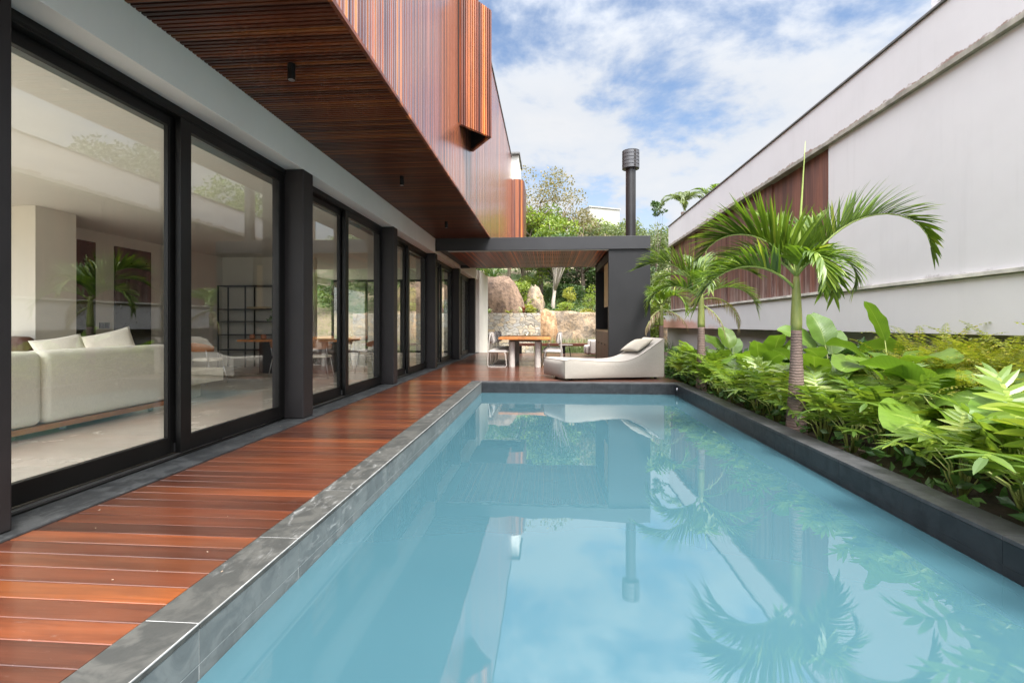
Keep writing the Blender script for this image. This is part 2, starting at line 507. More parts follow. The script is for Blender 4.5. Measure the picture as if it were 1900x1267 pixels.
MAT['yellow_leaf'] = leafy('yellow_green_leaves', [(0.0, (0.17, 0.19, 0.035)), (0.6, (0.30, 0.31, 0.05)), (1, (0.42, 0.40, 0.08))], 0.35, 0.45, 0.2)
MAT['red_leaf'] = leafy('dark_red_leaves', [(0.0, (0.09, 0.016, 0.014)), (1, (0.20, 0.05, 0.03))], 0.25, 0.35)
MAT['pale_leaf'] = leafy('pale_green_leaves', [(0.0, (0.22, 0.27, 0.13)), (1, (0.42, 0.47, 0.25))], 0.3, 0.4)
MAT['grass'] = leafy('lawn_grass_blades', [(0.0, (0.07, 0.12, 0.025)), (1, (0.17, 0.24, 0.045))], 0.35, 0.5)
MAT['stem'] = plain('yellow_green_stem', (0.27, 0.31, 0.075), 0.45, 0, 0.25, 8)
MAT['rachis'] = plain('pale_green_rachis', (0.26, 0.33, 0.085), 0.4, 0, 0.2, 8)
MAT['bark'] = plain('grey_brown_bark', (0.20, 0.155, 0.12), 0.85, 0, 0.4, 9, 0.5, 30)
MAT['pale_bark'] = plain('pale_bark', (0.42, 0.37, 0.31), 0.85, 0, 0.25, 9, 0.4, 30)

# palm trunk: grey-purple wood with leaf-scar rings
m, t, b = new_mat('ringed_palm_trunk')
o = objco(t)
x, y, z = t.xyz(o)
nz = t.noise(o, 9.0, 5, 0.65)
ring = t.math('SINE', t.math('MULTIPLY', t.math('ADD', z, t.math('MULTIPLY', nz, 0.05)), 205.0))
c = t.mix(t.smooth(ring, 0.0, 1.0), (0.165, 0.112, 0.094), (0.205, 0.145, 0.122))
c = t.mix(t.math('MULTIPLY', t.smooth(nz, 0.5, 0.72), 0.55), c, (0.12, 0.085, 0.07))
t.link(c, b.inputs['Base Color'])
setp(b, Roughness=0.85)
t.link(t.bump(t.math('ADD', ring, t.math('MULTIPLY', nz, 2.0)), 0.4, 0.008), b.inputs['Normal'])
MAT['palm_trunk'] = m
m, t, b = new_mat('green_crownshaft')
o = objco(t)
nz = t.noise(t.scale(o, 9, 9, 1.0), 2.0, 5, 0.65)
c = t.ramp(nz, [(0.3, (0.15, 0.20, 0.055)), (0.55, (0.27, 0.29, 0.085)), (0.75, (0.38, 0.35, 0.15))])
t.link(c, b.inputs['Base Color'])
setp(b, Roughness=0.42)
MAT['crownshaft'] = m

# masonry of irregular stones
m, t, b = new_mat('rubble_stone')
o = objco(t)
ov = t.vmath('ADD', t.scale(o, 1.0, 1.0, 1.55), t.comb(t.math('MULTIPLY', t.noise(o, 2.2, 3, 0.5), 0.5), 0.0, t.math('MULTIPLY', t.noise(o, 2.7, 3, 0.5), 0.5)))
vo = t.new('ShaderNodeTexVoronoi', feature='F1')
vo.inputs['Scale'].default_value = 4.3
t.link(ov, vo.inputs['Vector'])
ve = t.new('ShaderNodeTexVoronoi', feature='DISTANCE_TO_EDGE')
ve.inputs['Scale'].default_value = 4.3
t.link(ov, ve.inputs['Vector'])
cid = t.xyz(vo.outputs['Color'])[0]
c = t.ramp(cid, [(0.0, (0.33, 0.30, 0.25)), (0.3, (0.50, 0.44, 0.34)), (0.55, (0.42, 0.41, 0.39)), (0.8, (0.58, 0.46, 0.31)), (1.0, (0.54, 0.51, 0.46))])
nn = t.noise(o, 12, 6, 0.65)
c = t.mix(t.math('MULTIPLY', t.smooth(nn, 0.4, 0.7), 0.4), c, t.mix(1.0, c, (0.6, 0.57, 0.54), 'MULTIPLY'))
mort = t.smooth(ve.outputs['Distance'], 0.045, 0.015)
c = t.mix(mort, c, (0.28, 0.245, 0.21))
t.link(c, b.inputs['Base Color'])
setp(b, Roughness=0.85)
t.link(t.bump(t.math('MULTIPLY_ADD', nn, 0.25, t.smooth(ve.outputs['Distance'], 0.0, 0.10)), 0.7, 0.04), b.inputs['Normal'])
MAT['rubble'] = m


def rock(name, c1, c2, c3, vscale=(2.2, 2.2, 0.9)):
    m, t, b = new_mat(name)
    o = objco(t)
    n = t.noise(t.scale(o, *vscale), 0.9, 8, 0.66, 0.8)
    n2 = t.noise(o, 6.5, 7, 0.68)
    c = t.mix(t.smooth(n, 0.36, 0.64), c1, c2)
    c = t.mix(t.math('MULTIPLY', t.smooth(n2, 0.46, 0.66), 0.75), c, c3)
    t.link(c, b.inputs['Base Color'])
    setp(b, Roughness=0.9)
    t.link(t.bump(t.math('ADD', n, t.math('MULTIPLY', n2, 0.6)), 0.9, 0.12), b.inputs['Normal'])
    return m


MAT['boulder'] = rock('weathered_boulder', (0.135, 0.085, 0.058), (0.30, 0.20, 0.135), (0.075, 0.052, 0.040), (2.4, 2.4, 0.7))
MAT['terrace'] = rock('ochre_rock_cut', (0.22, 0.175, 0.13), (0.40, 0.29, 0.185), (0.12, 0.105, 0.085))
MAT['orange_rock'] = rock('orange_clay_rock', (0.36, 0.19, 0.085), (0.54, 0.37, 0.22), (0.17, 0.10, 0.055), (3, 3, 0.5))

m, t, b = new_mat('garden_soil')
o = objco(t)
n = t.noise(o, 3.5, 8, 0.68)
t.link(t.ramp(n, [(0.3, (0.022, 0.015, 0.010)), (0.7, (0.075, 0.052, 0.034))]), b.inputs['Base Color'])
setp(b, Roughness=0.95)
t.link(t.bump(n, 0.9, 0.08), b.inputs['Normal'])
MAT['soil'] = m
m, t, b = new_mat('hillside_ground')
o = objco(t)
n = t.noise(o, 0.55, 8, 0.65)
n2 = t.noise(o, 4.0, 7, 0.7)
c = t.mix(t.smooth(n, 0.42, 0.56), (0.060, 0.105, 0.024), (0.22, 0.175, 0.115))
c = t.mix(t.math('MULTIPLY', t.smooth(n2, 0.45, 0.7), 0.55), c, (0.09, 0.105, 0.035))
t.link(c, b.inputs['Base Color'])
setp(b, Roughness=0.95)
t.link(t.bump(n2, 0.7, 0.15), b.inputs['Normal'])
MAT['hill'] = m
MAT['ground'] = plain('plain_earth', (0.16, 0.15, 0.11), 0.95, 0, 0.3, 1.0)


# ------------------------------------------------------------------ mesh builder
class MB:
    def __init__(s):
        s.v = []
        s.f = []
        s.uv = None

    def add(s, vs, fs):
        k = len(s.v)
        s.v.extend(vs)
        s.f.extend([tuple(i + k for i in f) for f in fs])

    def box(s, x0, x1, y0, y1, z0, z1):
        s.add([(x0, y0, z0), (x1, y0, z0), (x1, y1, z0), (x0, y1, z0), (x0, y0, z1), (x1, y0, z1), (x1, y1, z1), (x0, y1, z1)],
              [(0, 3, 2, 1), (4, 5, 6, 7), (0, 1, 5, 4), (1, 2, 6, 5), (2, 3, 7, 6), (3, 0, 4, 7)])
        return s

    def obox(s, c, ax, ay, az, hx, hy, hz):
        c = Vector(c)
        vs = []
        for sz in (-1, 1):
            for sx, sy in ((-1, -1), (1, -1), (1, 1), (-1, 1)):
                vs.append(tuple(c + ax * (sx * hx) + ay * (sy * hy) + az * (sz * hz)))
        s.add(vs, [(0, 3, 2, 1), (4, 5, 6, 7), (0, 1, 5, 4), (1, 2, 6, 5), (2, 3, 7, 6), (3, 0, 4, 7)])
        return s

    def prism(s, poly, axis, a, b):
        """poly: 2-D outline, extruded along AXIS from a to b"""
        n = len(poly)
        def P(p, q):
            if axis == 'x':
                return (q, p[0], p[1])
            if axis == 'y':
                return (p[0], q, p[1])
            return (p[0], p[1], q)
        vs = [P(p, a) for p in poly] + [P(p, b) for p in poly]
        fs = [(i, (i + 1) % n, n + (i + 1) % n, n + i) for i in range(n)]
        fs += [tuple(range(n))[::-1], tuple(range(n, 2 * n))]
        s.add(vs, fs)
        return s

    def tube(s, pts, rad, seg=8, cap=True):
        pts = [Vector(p) for p in pts]
        n = len(pts)
        if not isinstance(rad, (list, tuple)):
            rad = [rad] * n
        rings = []
        up = None
        for i, p in enumerate(pts):
            d = (pts[min(i + 1, n - 1)] - pts[max(i - 1, 0)])
            if d.length < 1e-9:
                d = Vector((0, 0, 1))
            d.normalize()
            if up is None:
                up = Vector((1, 0, 0)) if abs(d.x) < 0.8 else Vector((0, 1, 0))
            a = (up - d * up.dot(d))
            a = a.normalized() if a.length > 1e-6 else d.orthogonal().normalized()
            bb = d.cross(a)
            up = a
            rings.append([tuple(p + a * (rad[i] * math.cos(2 * PI * k / seg)) + bb * (rad[i] * math.sin(2 * PI * k / seg))) for k in range(seg)])
        vs = [q for r in rings for q in r]
        fs = []
        for i in range(n - 1):
            for k in range(seg):
                fs.append((i * seg + k, i * seg + (k + 1) % seg, (i + 1) * seg + (k + 1) % seg, (i + 1) * seg + k))
        if cap:
            fs.append(tuple(range(seg))[::-1])
            fs.append(tuple(range((n - 1) * seg, n * seg)))
        s.add(vs, fs)
        return s

    def lathe(s, prof, cx=0, cy=0, seg=24):
        n = len(prof)
        vs = [(cx + r * math.cos(2 * PI * k / seg), cy + r * math.sin(2 * PI * k / seg), z) for r, z in prof for k in range(seg)]
        fs = [(i * seg + k, i * seg + (k + 1) % seg, (i + 1) * seg + (k + 1) % seg, (i + 1) * seg + k) for i in range(n - 1) for k in range(seg)]
        fs.append(tuple(range(seg))[::-1])
        fs.append(tuple(range((n - 1) * seg, n * seg)))
        s.add(vs, fs)
        return s

    def obj(s, name, mat, parent=None, smooth=False, bevel=0.0, off=None, seg=2):
        me = bpy.data.meshes.new(name)
        vs = s.v
        if off is not None:
            vs = [(x - off[0], y - off[1], z - off[2]) for x, y, z in vs]
        me.from_pydata(vs, [], s.f)
        if s.uv:
            l = me.uv_layers.new(name='UVMap')
            for p in me.polygons:
                for li, vi in zip(p.loop_indices, p.vertices):
                    l.data[li].uv = s.uv[vi]
        me.materials.append(mat)
        if smooth:
            me.shade_smooth()
        me.update()
        o = bpy.data.objects.new(name, me)
        COL.objects.link(o)
        if parent is not None:
            o.parent = parent
        if bevel:
            bm = o.modifiers.new('bevel', 'BEVEL')
            bm.width = bevel
            bm.segments = seg
            bm.limit_method = 'ANGLE'
        return o


def tag(o, label, cat, group=None):
    o['label'] = label
    o['category'] = cat
    if group:
        o['group'] = group
    return o


def thing(name, label, cat, loc=(0, 0, 0), rz=0.0, group=None):
    o = bpy.data.objects.new(name, None)
    o.empty_display_size = 0.2
    COL.objects.link(o)
    o.location = loc
    o.rotation_euler = (0, 0, rz)
    return tag(o, label, cat, group)


def structure(o):
    o['kind'] = 'structure'
    return o


KIDS = {}


def kids(o):
    return list(o.children)


def dup(root, loc, rz=0.0, sc_=1.0, label=None):
    r = root.copy()
    COL.objects.link(r)
    r.location = loc
    r.rotation_euler = (0, 0, rz)
    r.scale = (sc_, sc_, sc_) if not isinstance(sc_, tuple) else sc_
    if label:
        r['label'] = label
    for ch in kids(root):
        c = ch.copy()
        COL.objects.link(c)
        c.parent = r
        for g in kids(ch):
            d = g.copy()
            COL.objects.link(d)
            d.parent = c
    return r


ORD = ['first', 'second', 'third', 'fourth', 'fifth', 'sixth', 'seventh', 'eighth', 'ninth', 'tenth', 'eleventh', 'twelfth', 'thirteenth', 'fourteenth', 'fifteenth', 'sixteenth', 'seventeenth', 'eighteenth', 'nineteenth', 'twentieth']

# =================================================================== SETTING
g = MB()
g.add([(-400, -400, -0.62), (400, -400, -0.62), (400, 400, -0.62), (-400, 400, -0.62)], [(0, 1, 2, 3)])
structure(g.obj('ground', MAT['ground']))

WX0, WX1, WY0, WY1, WZ = -1.305, 2.41, -1.6, 9.44, -0.21
CW = 0.22
g = MB()
NX, NY = 24, 60
vs = [(WX0 + (WX1 - WX0) * i / NX, WY0 + (WY1 - WY0) * j / NY, WZ) for j in range(NY + 1) for i in range(NX + 1)]
fs = [(j * (NX + 1) + i, j * (NX + 1) + i + 1, (j + 1) * (NX + 1) + i + 1, (j + 1) * (NX + 1) + i) for j in range(NY) for i in range(NX)]
g.add(vs, fs)
structure(g.obj('pool_water', MAT['water']))


def boards(x0, x1, y0, y1, pitch=0.122, gap=0.004, seams=()):
    b = MB()
    j0 = math.floor(y0 / pitch)
    j1 = math.ceil(y1 / pitch)
    for j in range(j0, j1):
        a, c = max(y0, j * pitch + gap / 2), min(y1, (j + 1) * pitch - gap / 2)
        if c - a < 0.01:
            continue
        dzv = rnd.uniform(-0.0008, 0.0008)
        tilt = rnd.uniform(-0.0006, 0.0006)
        cuts = [x0] + [q for q in seams if x0 < q < x1 and rnd.random() < 0.75] + [x1]
        for xa, xb in zip(cuts[:-1], cuts[1:]):
            xa2 = xa + (0.0015 if xa > x0 else 0)
            xb2 = xb - (0.0015 if xb < x1 else 0)
            ch = 0.0025
            poly = [(a, -0.028), (c, -0.028), (c, dzv + tilt - ch), (c - ch, dzv + tilt), (a + ch, dzv - tilt), (a, dzv - tilt - ch)]
            b.prism(poly, 'x', xa2, xb2)
    return b


dk = boards(-2.80, WX0 - CW - 0.004, -1.6, WY1 + CW + 0.003)
d2 = boards(-2.80, 2.62, WY1 + CW + 0.004, 19.6, seams=(-1.0, 0.75))
dk.add(d2.v, d2.f)
structure(dk.obj('wood_deck', MAT['deck']))
s = MB()
s.box(-2.79, WX0 - CW - 0.002, -1.6, 19.58, -0.34, -0.034)
s.box(WX0 - CW - 0.001, 2.60, WY1 + CW + 0.02, 19.579, -0.34, -0.035)
structure(s.obj('deck_base', MAT['dark_backing']))

# garden bed: rises towards the neighbour's wall
def soil_z(x, y):
    k = min(1, max(0, (x - 3.3) / 1.3))
    k = k * k * (3 - 2 * k)
    return -0.10 + 0.55 * k * (1.0 if y < 7 else max(0.25, 1 - (y - 7) * 0.16)) + 0.03 * mnoise.noise(Vector((x * 2, y * 2, 0)))

g = MB()
nx, ny = 26, 90
vs = [(2.632 + 3.6 * i / nx, -2.5 + 25 * j / ny, soil_z(2.632 + 3.6 * i / nx, -2.5 + 25 * j / ny)) for j in range(ny + 1) for i in range(nx + 1)]
fs = [(j * (nx + 1) + i, j * (nx + 1) + i + 1, (j + 1) * (nx + 1) + i + 1, (j + 1) * (nx + 1) + i) for j in range(ny) for i in range(nx)]
g.add(vs, fs)
structure(g.obj('garden_soil', MAT['soil'], smooth=True))


def hill_z(x, y):
    t_ = max(0.0, y - 23.5)
    base = -0.35
    z = base + 1.75 * (1 / (1 + math.exp(-(t_ - 0.9) * 3.2))) - 1.75 * (1 / (1 + math.exp(0.9 * 3.2)))
    z += 0.25 * max(0, t_ - 1.2) if t_ < 12 else 0.25 * 10.8 + 0.30 * (t_ - 12)
    z = min(z, 13.5)
    left = max(0, -x - 2) * 0.05
    z += left * min(1, t_ / 6)
    z += 0.25 * mnoise.noise(Vector((x * 0.35, y * 0.35, 3.1))) * min(1, t_ / 2)
    return z


g = MB()
nx, ny = 90, 70
xs = [-70 + 140 * i / nx for i in range(nx + 1)]
ys = [22.4 + 1.0 * (j * 0.22 + (j / 16.0) ** 3) for j in range(ny + 1)]
vs = [(x, y, hill_z(x, y)) for y in ys for x in xs]
fs = [(j * (nx + 1) + i, j * (nx + 1) + i + 1, (j + 1) * (nx + 1) + i + 1, (j + 1) * (nx + 1) + i) for j in range(ny) for i in range(nx)]
g.add(vs, fs)
structure(g.obj('hillside', MAT['hill'], smooth=True))

# =================================================================== POOL
pool = thing('swimming_pool', 'long rectangular swimming pool rimmed with slate coping, set flush beside the wooden deck', 'swimming pool', (0, 0, 0))
TILE = 0.726


def tiles(x0, x1, y0, y1, z0, z1, along, first, gap=0.003):
    b = MB()
    a, e = (y0, y1) if along == 'y' else (x0, x1)
    k = math.floor((a - first) / TILE)
    while True:
        p, q = first + k * TILE, first + (k + 1) * TILE
        k += 1
        if p >= e:
            break
        p, q = max(p, a) + gap / 2, min(q, e) - gap / 2
        if q - p < 0.02:
            continue
        if along == 'y':
            b.box(x0, x1, p, q, z0, z1)
        else:
            b.box(p, q, y0, y1, z0, z1)
    return b


F0 = 1.724 - 2 * TILE
tiles(WX0 - CW, WX0, WY0, WY1, -0.022, 0.002, 'y', F0).obj('coping', MAT['slate_worn'], pool, bevel=0.002)['label'] = 'worn grey left coping'
tiles(WX0 - CW, WX1 + CW, WY1, WY1 + CW, -0.022, 0.002, 'x', WX0).obj('coping', MAT['slate_dark'], pool, bevel=0.002)['label'] = 'dark grey far coping'
tiles(WX1, WX1 + CW, WY0, WY1, -0.022, 0.002, 'y', F0 + 0.31).obj('coping', MAT['slate_dark'], pool, bevel=0.002)['label'] = 'dark grey right coping'
# faces: upper course, then lower course set back a touch
b = tiles(WX0 - 0.03, WX0 - 0.002, WY0, WY1, -0.152, -0.0245, 'y', F0)
c = tiles(WX0 - 0.03, WX0 - 0.003, WY0, WY1, -0.6, -0.156, 'y', F0)
b.add(c.v, c.f)
b.obj('wall_tiles', MAT['slate_face'], pool)['label'] = 'chalky left face'
b = tiles(WX0, WX1, WY1 + 0.002, WY1 + 0.03, -0.152, -0.0245, 'x', WX0)
c = tiles(WX0, WX1, WY1 + 0.003, WY1 + 0.03, -0.6, -0.156, 'x', WX0)
b.add(c.v, c.f)
b.obj('wall_tiles', MAT['slate_black'], pool)['label'] = 'dark far face'
b = tiles(WX1 + 0.002, WX1 + 0.03, WY0, WY1, -0.152, -0.0245, 'y', F0 + 0.31)
c = tiles(WX1 + 0.003, WX1 + 0.03, WY0, WY1, -0.6, -0.156, 'y', F0 + 0.31)
b.add(c.v, c.f)
b.obj('wall_tiles', MAT['slate_black'], pool)['label'] = 'black right face'
# mortar core behind the tiles (pale on the left, dark elsewhere)
b = MB()
b.box(WX0 - CW + 0.004, WX0 - 0.0035, WY0, WY1 - 0.002, -0.61, 0.0005)
b.obj('grout', MAT['grout'], pool)
b = MB()
b.box(WX0 - 0.0045, WX0 + 0.0006, WY0, WY1 - 0.001, -0.0030, 0.0027)
b.obj('mitre_joint', MAT['edge_grout'], pool, bevel=0.001)
b = MB()
b.box(WX0 - CW + 0.004, WX1 + CW - 0.004, WY1 + 0.0045, WY1 + CW - 0.004, -0.61, 0.0)
b.box(WX1 + 0.0045, WX1 + CW - 0.004, WY0, WY1 + 0.002, -0.61, 0.0)
b.obj('core', MAT['slate_dark'], pool)
b = MB()
b.tube([(WX1 + 0.004, 9.28, -0.085), (WX1 - 0.006, 9.28, -0.085)], [0.030, 0.026], 16)
b.tube([(WX1 - 0.004, 9.28, -0.085), (WX1 - 0.012, 9.28, -0.085)], [0.013, 0.011], 12)
b.obj('return_nozzle', MAT['steel'], pool, smooth=False)

# =================================================================== HOUSE
house = thing('house', 'modern house with slatted red timber upper floor over black sliding doors', 'house', (-6, 10, 0))
HO = (-6, 10, 0)


def hp(mb, name, mat, parent=None, **kw):
    return mb.obj(name, MAT[mat] if isinstance(mat, str) else mat, parent or house, off=HO, **kw)


def wood_for(base, off):
    """object coordinates start at the parent's base: shift the board index with them"""
    return MAT[base]


hp(MB().box(-10.0, -3.20, -4.0, 19.4, -0.5, -0.003), 'floor_slab', 'concrete_floor')
sl = MB()
yq = -1.9
while yq < 19.2:
    L = 1.672
    sl.box(-3.20, -2.806, yq + 0.001, yq + L - 0.001, -0.10, 0.012)
    yq += L
hp(sl, 'door_sill', 'granite', bevel=0.003)
hp(MB().box(-2.8055, -2.80, -1.9, 19.19, -0.1, 0.004), 'drain_edge', 'dark_backing')
PY = [5.51 + 3.345 * k for k in range(-2, 5)]
for y0 in PY:
    hp(MB().box(-3.27, -2.88, y0, y0 + 0.235, 0.013, 2.9615), 'column', 'column', bevel=0.012)
hp(MB().box(-3.18, -2.885, -4.0, 19.2, 2.962, 3.45), 'beam', 'beam', bevel=0.004)
# white return wall past the last column, with a shallow niche
b = MB()
b.box(-3.6, -2.80, 19.62, 22.4, -0.3, 3.36)
b.box(-3.6, -2.885, 19.2, 19.62, 2.965, 3.36)
hp(b, 'end_wall', 'white_block', bevel=0.004)
hp(MB().box(-3.6, -3.08, 19.2, 19.62, -0.3, 2.962), 'niche_wall', 'beam')
b = MB()
b.box(-10, -3.18, 3.5, 19.4, 2.97, 3.3)
b.box(-4.4, -3.18, 0.8, 3.4999, 2.97, 3.3)  # unseen roof opening beside this strip, added to light the room
b.box(-10, -8.8, 0.8, 3.4999, 2.97, 3.3)
hp(b, 'ceiling', 'ceiling')
b = MB()
b.box(-9.2, -8.9, 6.6, 14.9, 0, 2.968)
b.box(-9.2, -8.9, -4.0, 6.5999, 2.6, 2.968)  # openings left under both end strips, added to bring daylight indoors
b.box(-9.2, -8.9, 14.9001, 19.4, 2.75, 2.968)
hp(b, 'inner_wall', 'int_wall')
# dark full-height doors in the inner wall
for ya, yb in ((8.38, 8.87), (9.30, 10.2)):
    d = hp(MB().box(-8.905, -8.87, ya, yb, 0.01, 2.74), 'interior_door', 'dark_door')
hp(MB().box(-8.9, -7.9, 6.9, 7.55, 0, 2.968), 'pillar', 'int_wall')
b = MB()
b.box(-8.899, -8.885, 8.97, 9.07, 1.05, 1.17)
b.box(-8.899, -8.885, 9.09, 9.19, 1.05, 1.17)
hp(b, 'switch_plate', 'black_metal')
hp(MB().box(-8.9, -6.3, 12.62, 12.8, 0, 2.968), 'partition', 'int_wall')
# a strip of curtain track in the ceiling recess
hp(MB().box(-3.62, -3.50, -3.5, 19.1, 2.90, 2.9685), 'curtain_track', 'ceiling')

# header channel over the doors
b = MB()
b.box(-3.30, -3.105, -3.5, 19.2, 2.885, 2.9612)
b.box(-3.1045, -3.098, -3.5, 19.2, 2.90, 2.93)
hp(b, 'door_head', 'black_metal', bevel=0.002)
hp(MB().box(-3.30, -3.09, -1.9, 19.2, -0.002, 0.022), 'door_track', 'black_metal')
hp(MB().box(-3.142, -3.134, -1.9, 19.2, 0.0225, 0.034), 'track_rail', 'steel')


def sliding_door(ya, yb, xc, handle=None):
    z0, z1 = 0.036, 2.884
    st, br, trl, th = 0.112, 0.135, 0.085, 0.026
    f = MB()
    f.box(xc - th, xc + th, ya, ya + st, z0, z1)
    f.box(xc - th, xc + th, yb - st, yb, z0, z1)
    f.box(xc - th, xc + th, ya + st, yb - st, z0, z0 + br)
    f.box(xc - th, xc + th, ya + st, yb - st, z1 - trl, z1)
    d = hp(f, 'sliding_door', 'black_metal', bevel=0.003)
    hp(MB().box(xc - 0.004, xc + 0.004, ya + st - 0.006, yb - st + 0.006, z0 + br - 0.006, z1 - trl + 0.006), 'pane', 'glass', d)
    for q0, q1, w0, w1 in ((ya + st, ya + st + 0.012, z0 + br, z1 - trl), (yb - st - 0.012, yb - st, z0 + br, z1 - trl)):
        hp(MB().box(xc + 0.006, xc + 0.0225, q0, q1, w0, w1), 'glazing_bead', 'black_metal', d)
    if handle:
        h = MB()
        h.box(xc + th, xc + th + 0.012, handle - 0.012, handle + 0.012, 0.045, 0.115)
        h.box(xc + th + 0.012, xc + th + 0.03, handle - 0.008, handle + 0.008, 0.05, 0.075)
        hp(h, 'floor_latch', 'steel', d)
    return d


for k in range(1, len(PY) - 1):  # nearest bay, out of view, stays unglazed to let daylight in
    ya, yb = PY[k] + 0.238, PY[k + 1] - 0.003
    mid = PY[k] + 1.69
    sliding_door(ya, mid + 0.10, -3.205, mid + 0.05)
    sliding_door(mid + 0.03, yb, -3.136)
# far glazing of the living room, looking at the garden
d = MB()
for xa in (-8.88, -7.45, -6.0, -4.55, -3.3):
    d.box(xa, xa + 0.08, 19.25, 19.33, 0.0, 2.96)
d.box(-8.8, -3.3, 19.26, 19.32, 0.0, 0.08)
d.box(-8.8, -3.3, 19.26, 19.32, 2.88, 2.96)
fw = hp(d, 'rear_window', 'black_metal')
hp(MB().box(-8.8, -3.3, 19.286, 19.294, 0.08, 2.88), 'pane', 'glass', fw)

# upper storey: slatted box
FX = -1.47
Y0U, Y1U = 0.8, 19.4  # near end cut back out of view to let more daylight in
SZ = 3.33
b = MB()
b.box(-9.6, FX - 0.045, 5.5, Y1U, SZ + 0.075, 7.86)
b.box(-4.3, FX - 0.045, 3.6, 5.4999, SZ + 0.075, 7.86)  # cut away behind, clear of the added roof opening
b.box(-4.3, FX - 0.045, Y0U, 3.5999, SZ + 0.075, 7.86)
hp(b, 'upper_storey', 'dark_backing')
so = MB()
k = math.floor((Y0U + 4) / 0.045)
yy = Y0U
while yy < 12.22:
    so.box(-2.884, FX - 0.028, yy, yy + 0.028, SZ, SZ + 0.055)
    yy += 0.045
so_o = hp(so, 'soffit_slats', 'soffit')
hp(MB().box(FX - 0.026, FX + 0.004, Y0U, 12.24, SZ - 0.004, SZ + 0.03), 'soffit_edge', 'bench_wood')
fa = MB()
yy = Y0U
i = 0
while yy < Y1U - 0.05:
    if 7.89 < yy < 9.19 and False:
        pass
    dx_ = rnd.uniform(-0.0015, 0.0015)
    fa.box(FX - 0.044, FX + dx_, yy, yy + 0.041, SZ + 0.031, 7.84)
    yy += 0.06
hp(fa, 'cladding_slats', 'fascia')
hp(MB().box(-9.6, FX + 0.02, Y0U, Y1U + 0.02, 7.862, 7.915), 'roof_trim', 'dark_trim')
# dark strip standing in for the shaded window recess beside the shutter hinge
hp(MB().box(FX + 0.002, FX + 0.006, 7.84, 7.90, 4.46, 6.68), 'recess_shade_strip', 'dark_backing')
# rear roof block, rounded lower timber volume behind the pergola
hp(MB().box(-3.4, -1.27, 20.75, 22.6, 3.8, 8.4), 'roof_block', 'white_block')
hp(MB().box(-3.45, -1.20, 20.5, 22.65, 8.4, 8.47), 'block_cap', 'dark_trim')
cv = MB()
pts = []
for k in range(15):
    a = -PI / 2 + PI / 2 * k / 14
    pts.append((-1.55 + 0.52 * math.cos(a), 20.1 + 0.5 + 0.5 * math.sin(a)))
outline = [(-3.3, 20.1)] + pts + [(-1.03, 22.4), (-3.3, 22.4)]
path = [(-3.3, 20.1)] + pts + [(-1.03, 22.4)]
# slats following the curve
acc = 0.0
for (xa, ya), (xb, yb) in zip(path[:-1], path[1:]):
    L = math.hypot(xb - xa, yb - ya)
    n_ = max(1, round(L / 0.06))
    for q in range(n_):
        u = (q + 0.5) / n_
        tx, ty = (xb - xa) / L, (yb - ya) / L
        cv.obox((xa + (xb - xa) * u, ya + (yb - ya) * u, 5.50), Vector((tx, ty, 0)), Vector((-ty, tx, 0)), Vector((0, 0, 1)), min(0.024, 0.42 * L / n_), 0.02, 1.72)
hp(cv, 'timber_volume', 'shutter')
inner = [(x * 1.0 - 0.03, y + 0.04) for x, y in outline]
hp(MB().prism(inner, 'z', 3.80, 7.17), 'timber_core', 'dark_backing')

# bi-fold shutter standing open in a V
SHO = Vector((FX + 0.01, 8.55, 4.44))
sh_root = MB()
A_, B_, C_ = Vector((FX + 0.02, 7.92, 0)), Vector((-1.008, 8.51, 0)), Vector((FX + 0.02, 9.2, 0))
shf = MB()
first = True
sh_parent = None
for P, Q in ((A_, B_), (B_, C_)):
    mb = MB()
    d_ = (Q - P)
    L = d_.length
    d_.normalize()
    nrm = Vector((d_.y, -d_.x, 0))
    n_ = 14
    for q in range(n_):
        u = (q + 0.5) / n_
        c_ = P + d_ * (L * u)
        mb.obox((c_.x, c_.y, 5.56), d_, nrm, Vector((0, 0, 1)), L / n_ * 0.30, 0.016, 1.12)
    for zc in (4.47, 5.2, 5.9, 6.65):
        c_ = P + d_ * (L * 0.5) - nrm * 0.028
        mb.obox((c_.x, c_.y, zc), d_, nrm, Vector((0, 0, 1)), L * 0.5, 0.012, 0.03)
    bk_ = MB()  # dark sheet added behind the slats so the gaps read as shade
    c_ = P + d_ * (L * 0.5) - nrm * 0.043
    bk_.obox((c_.x, c_.y, 5.58), d_, nrm, Vector((0, 0, 1)), L * 0.47, 0.002, 1.10)
    for e in (0.02, L - 0.02):
        c_ = P + d_ * e - nrm * 0.028
        mb.obox((c_.x, c_.y, 5.56), d_, nrm, Vector((0, 0, 1)), 0.02, 0.0115, 1.12)
    fs_o = hp(mb, 'folding_shutter', 'shutter')
    hp(bk_, 'gap_shade_sheet', 'dark_backing', fs_o)

# =================================================================== SPOTLIGHTS under the soffit
for (y_, lab) in ((3.95, 'black cylinder spotlight under the timber soffit, nearest the camera'), (7.05, 'black cylinder spotlight under the middle of the timber soffit'), (10.2, 'black cylinder spotlight under the timber soffit, nearest the pergola')):
    tl_ = thing('spotlight', lab, 'spotlight', (-2.17, y_, SZ), 0, 'spotlights under the soffit')
    MB().lathe([(0.0295, -0.135), (0.0318, -0.132), (0.0318, 0.0), (0.030, 0.001)], 0, 0, 24).obj('housing', MAT['black_metal'], tl_, smooth=False)
    MB().lathe([(0.024, -0.1365), (0.026, -0.1355), (0.026, -0.1345)], 0, 0, 20).obj('lens', MAT['steel'], tl_)

# =================================================================== PERGOLA
PO = (0.5, 14, 0)
perg = thing('pergola', 'flat roofed charcoal pergola with slatted timber ceiling and a barbecue wall', 'pergola', PO)


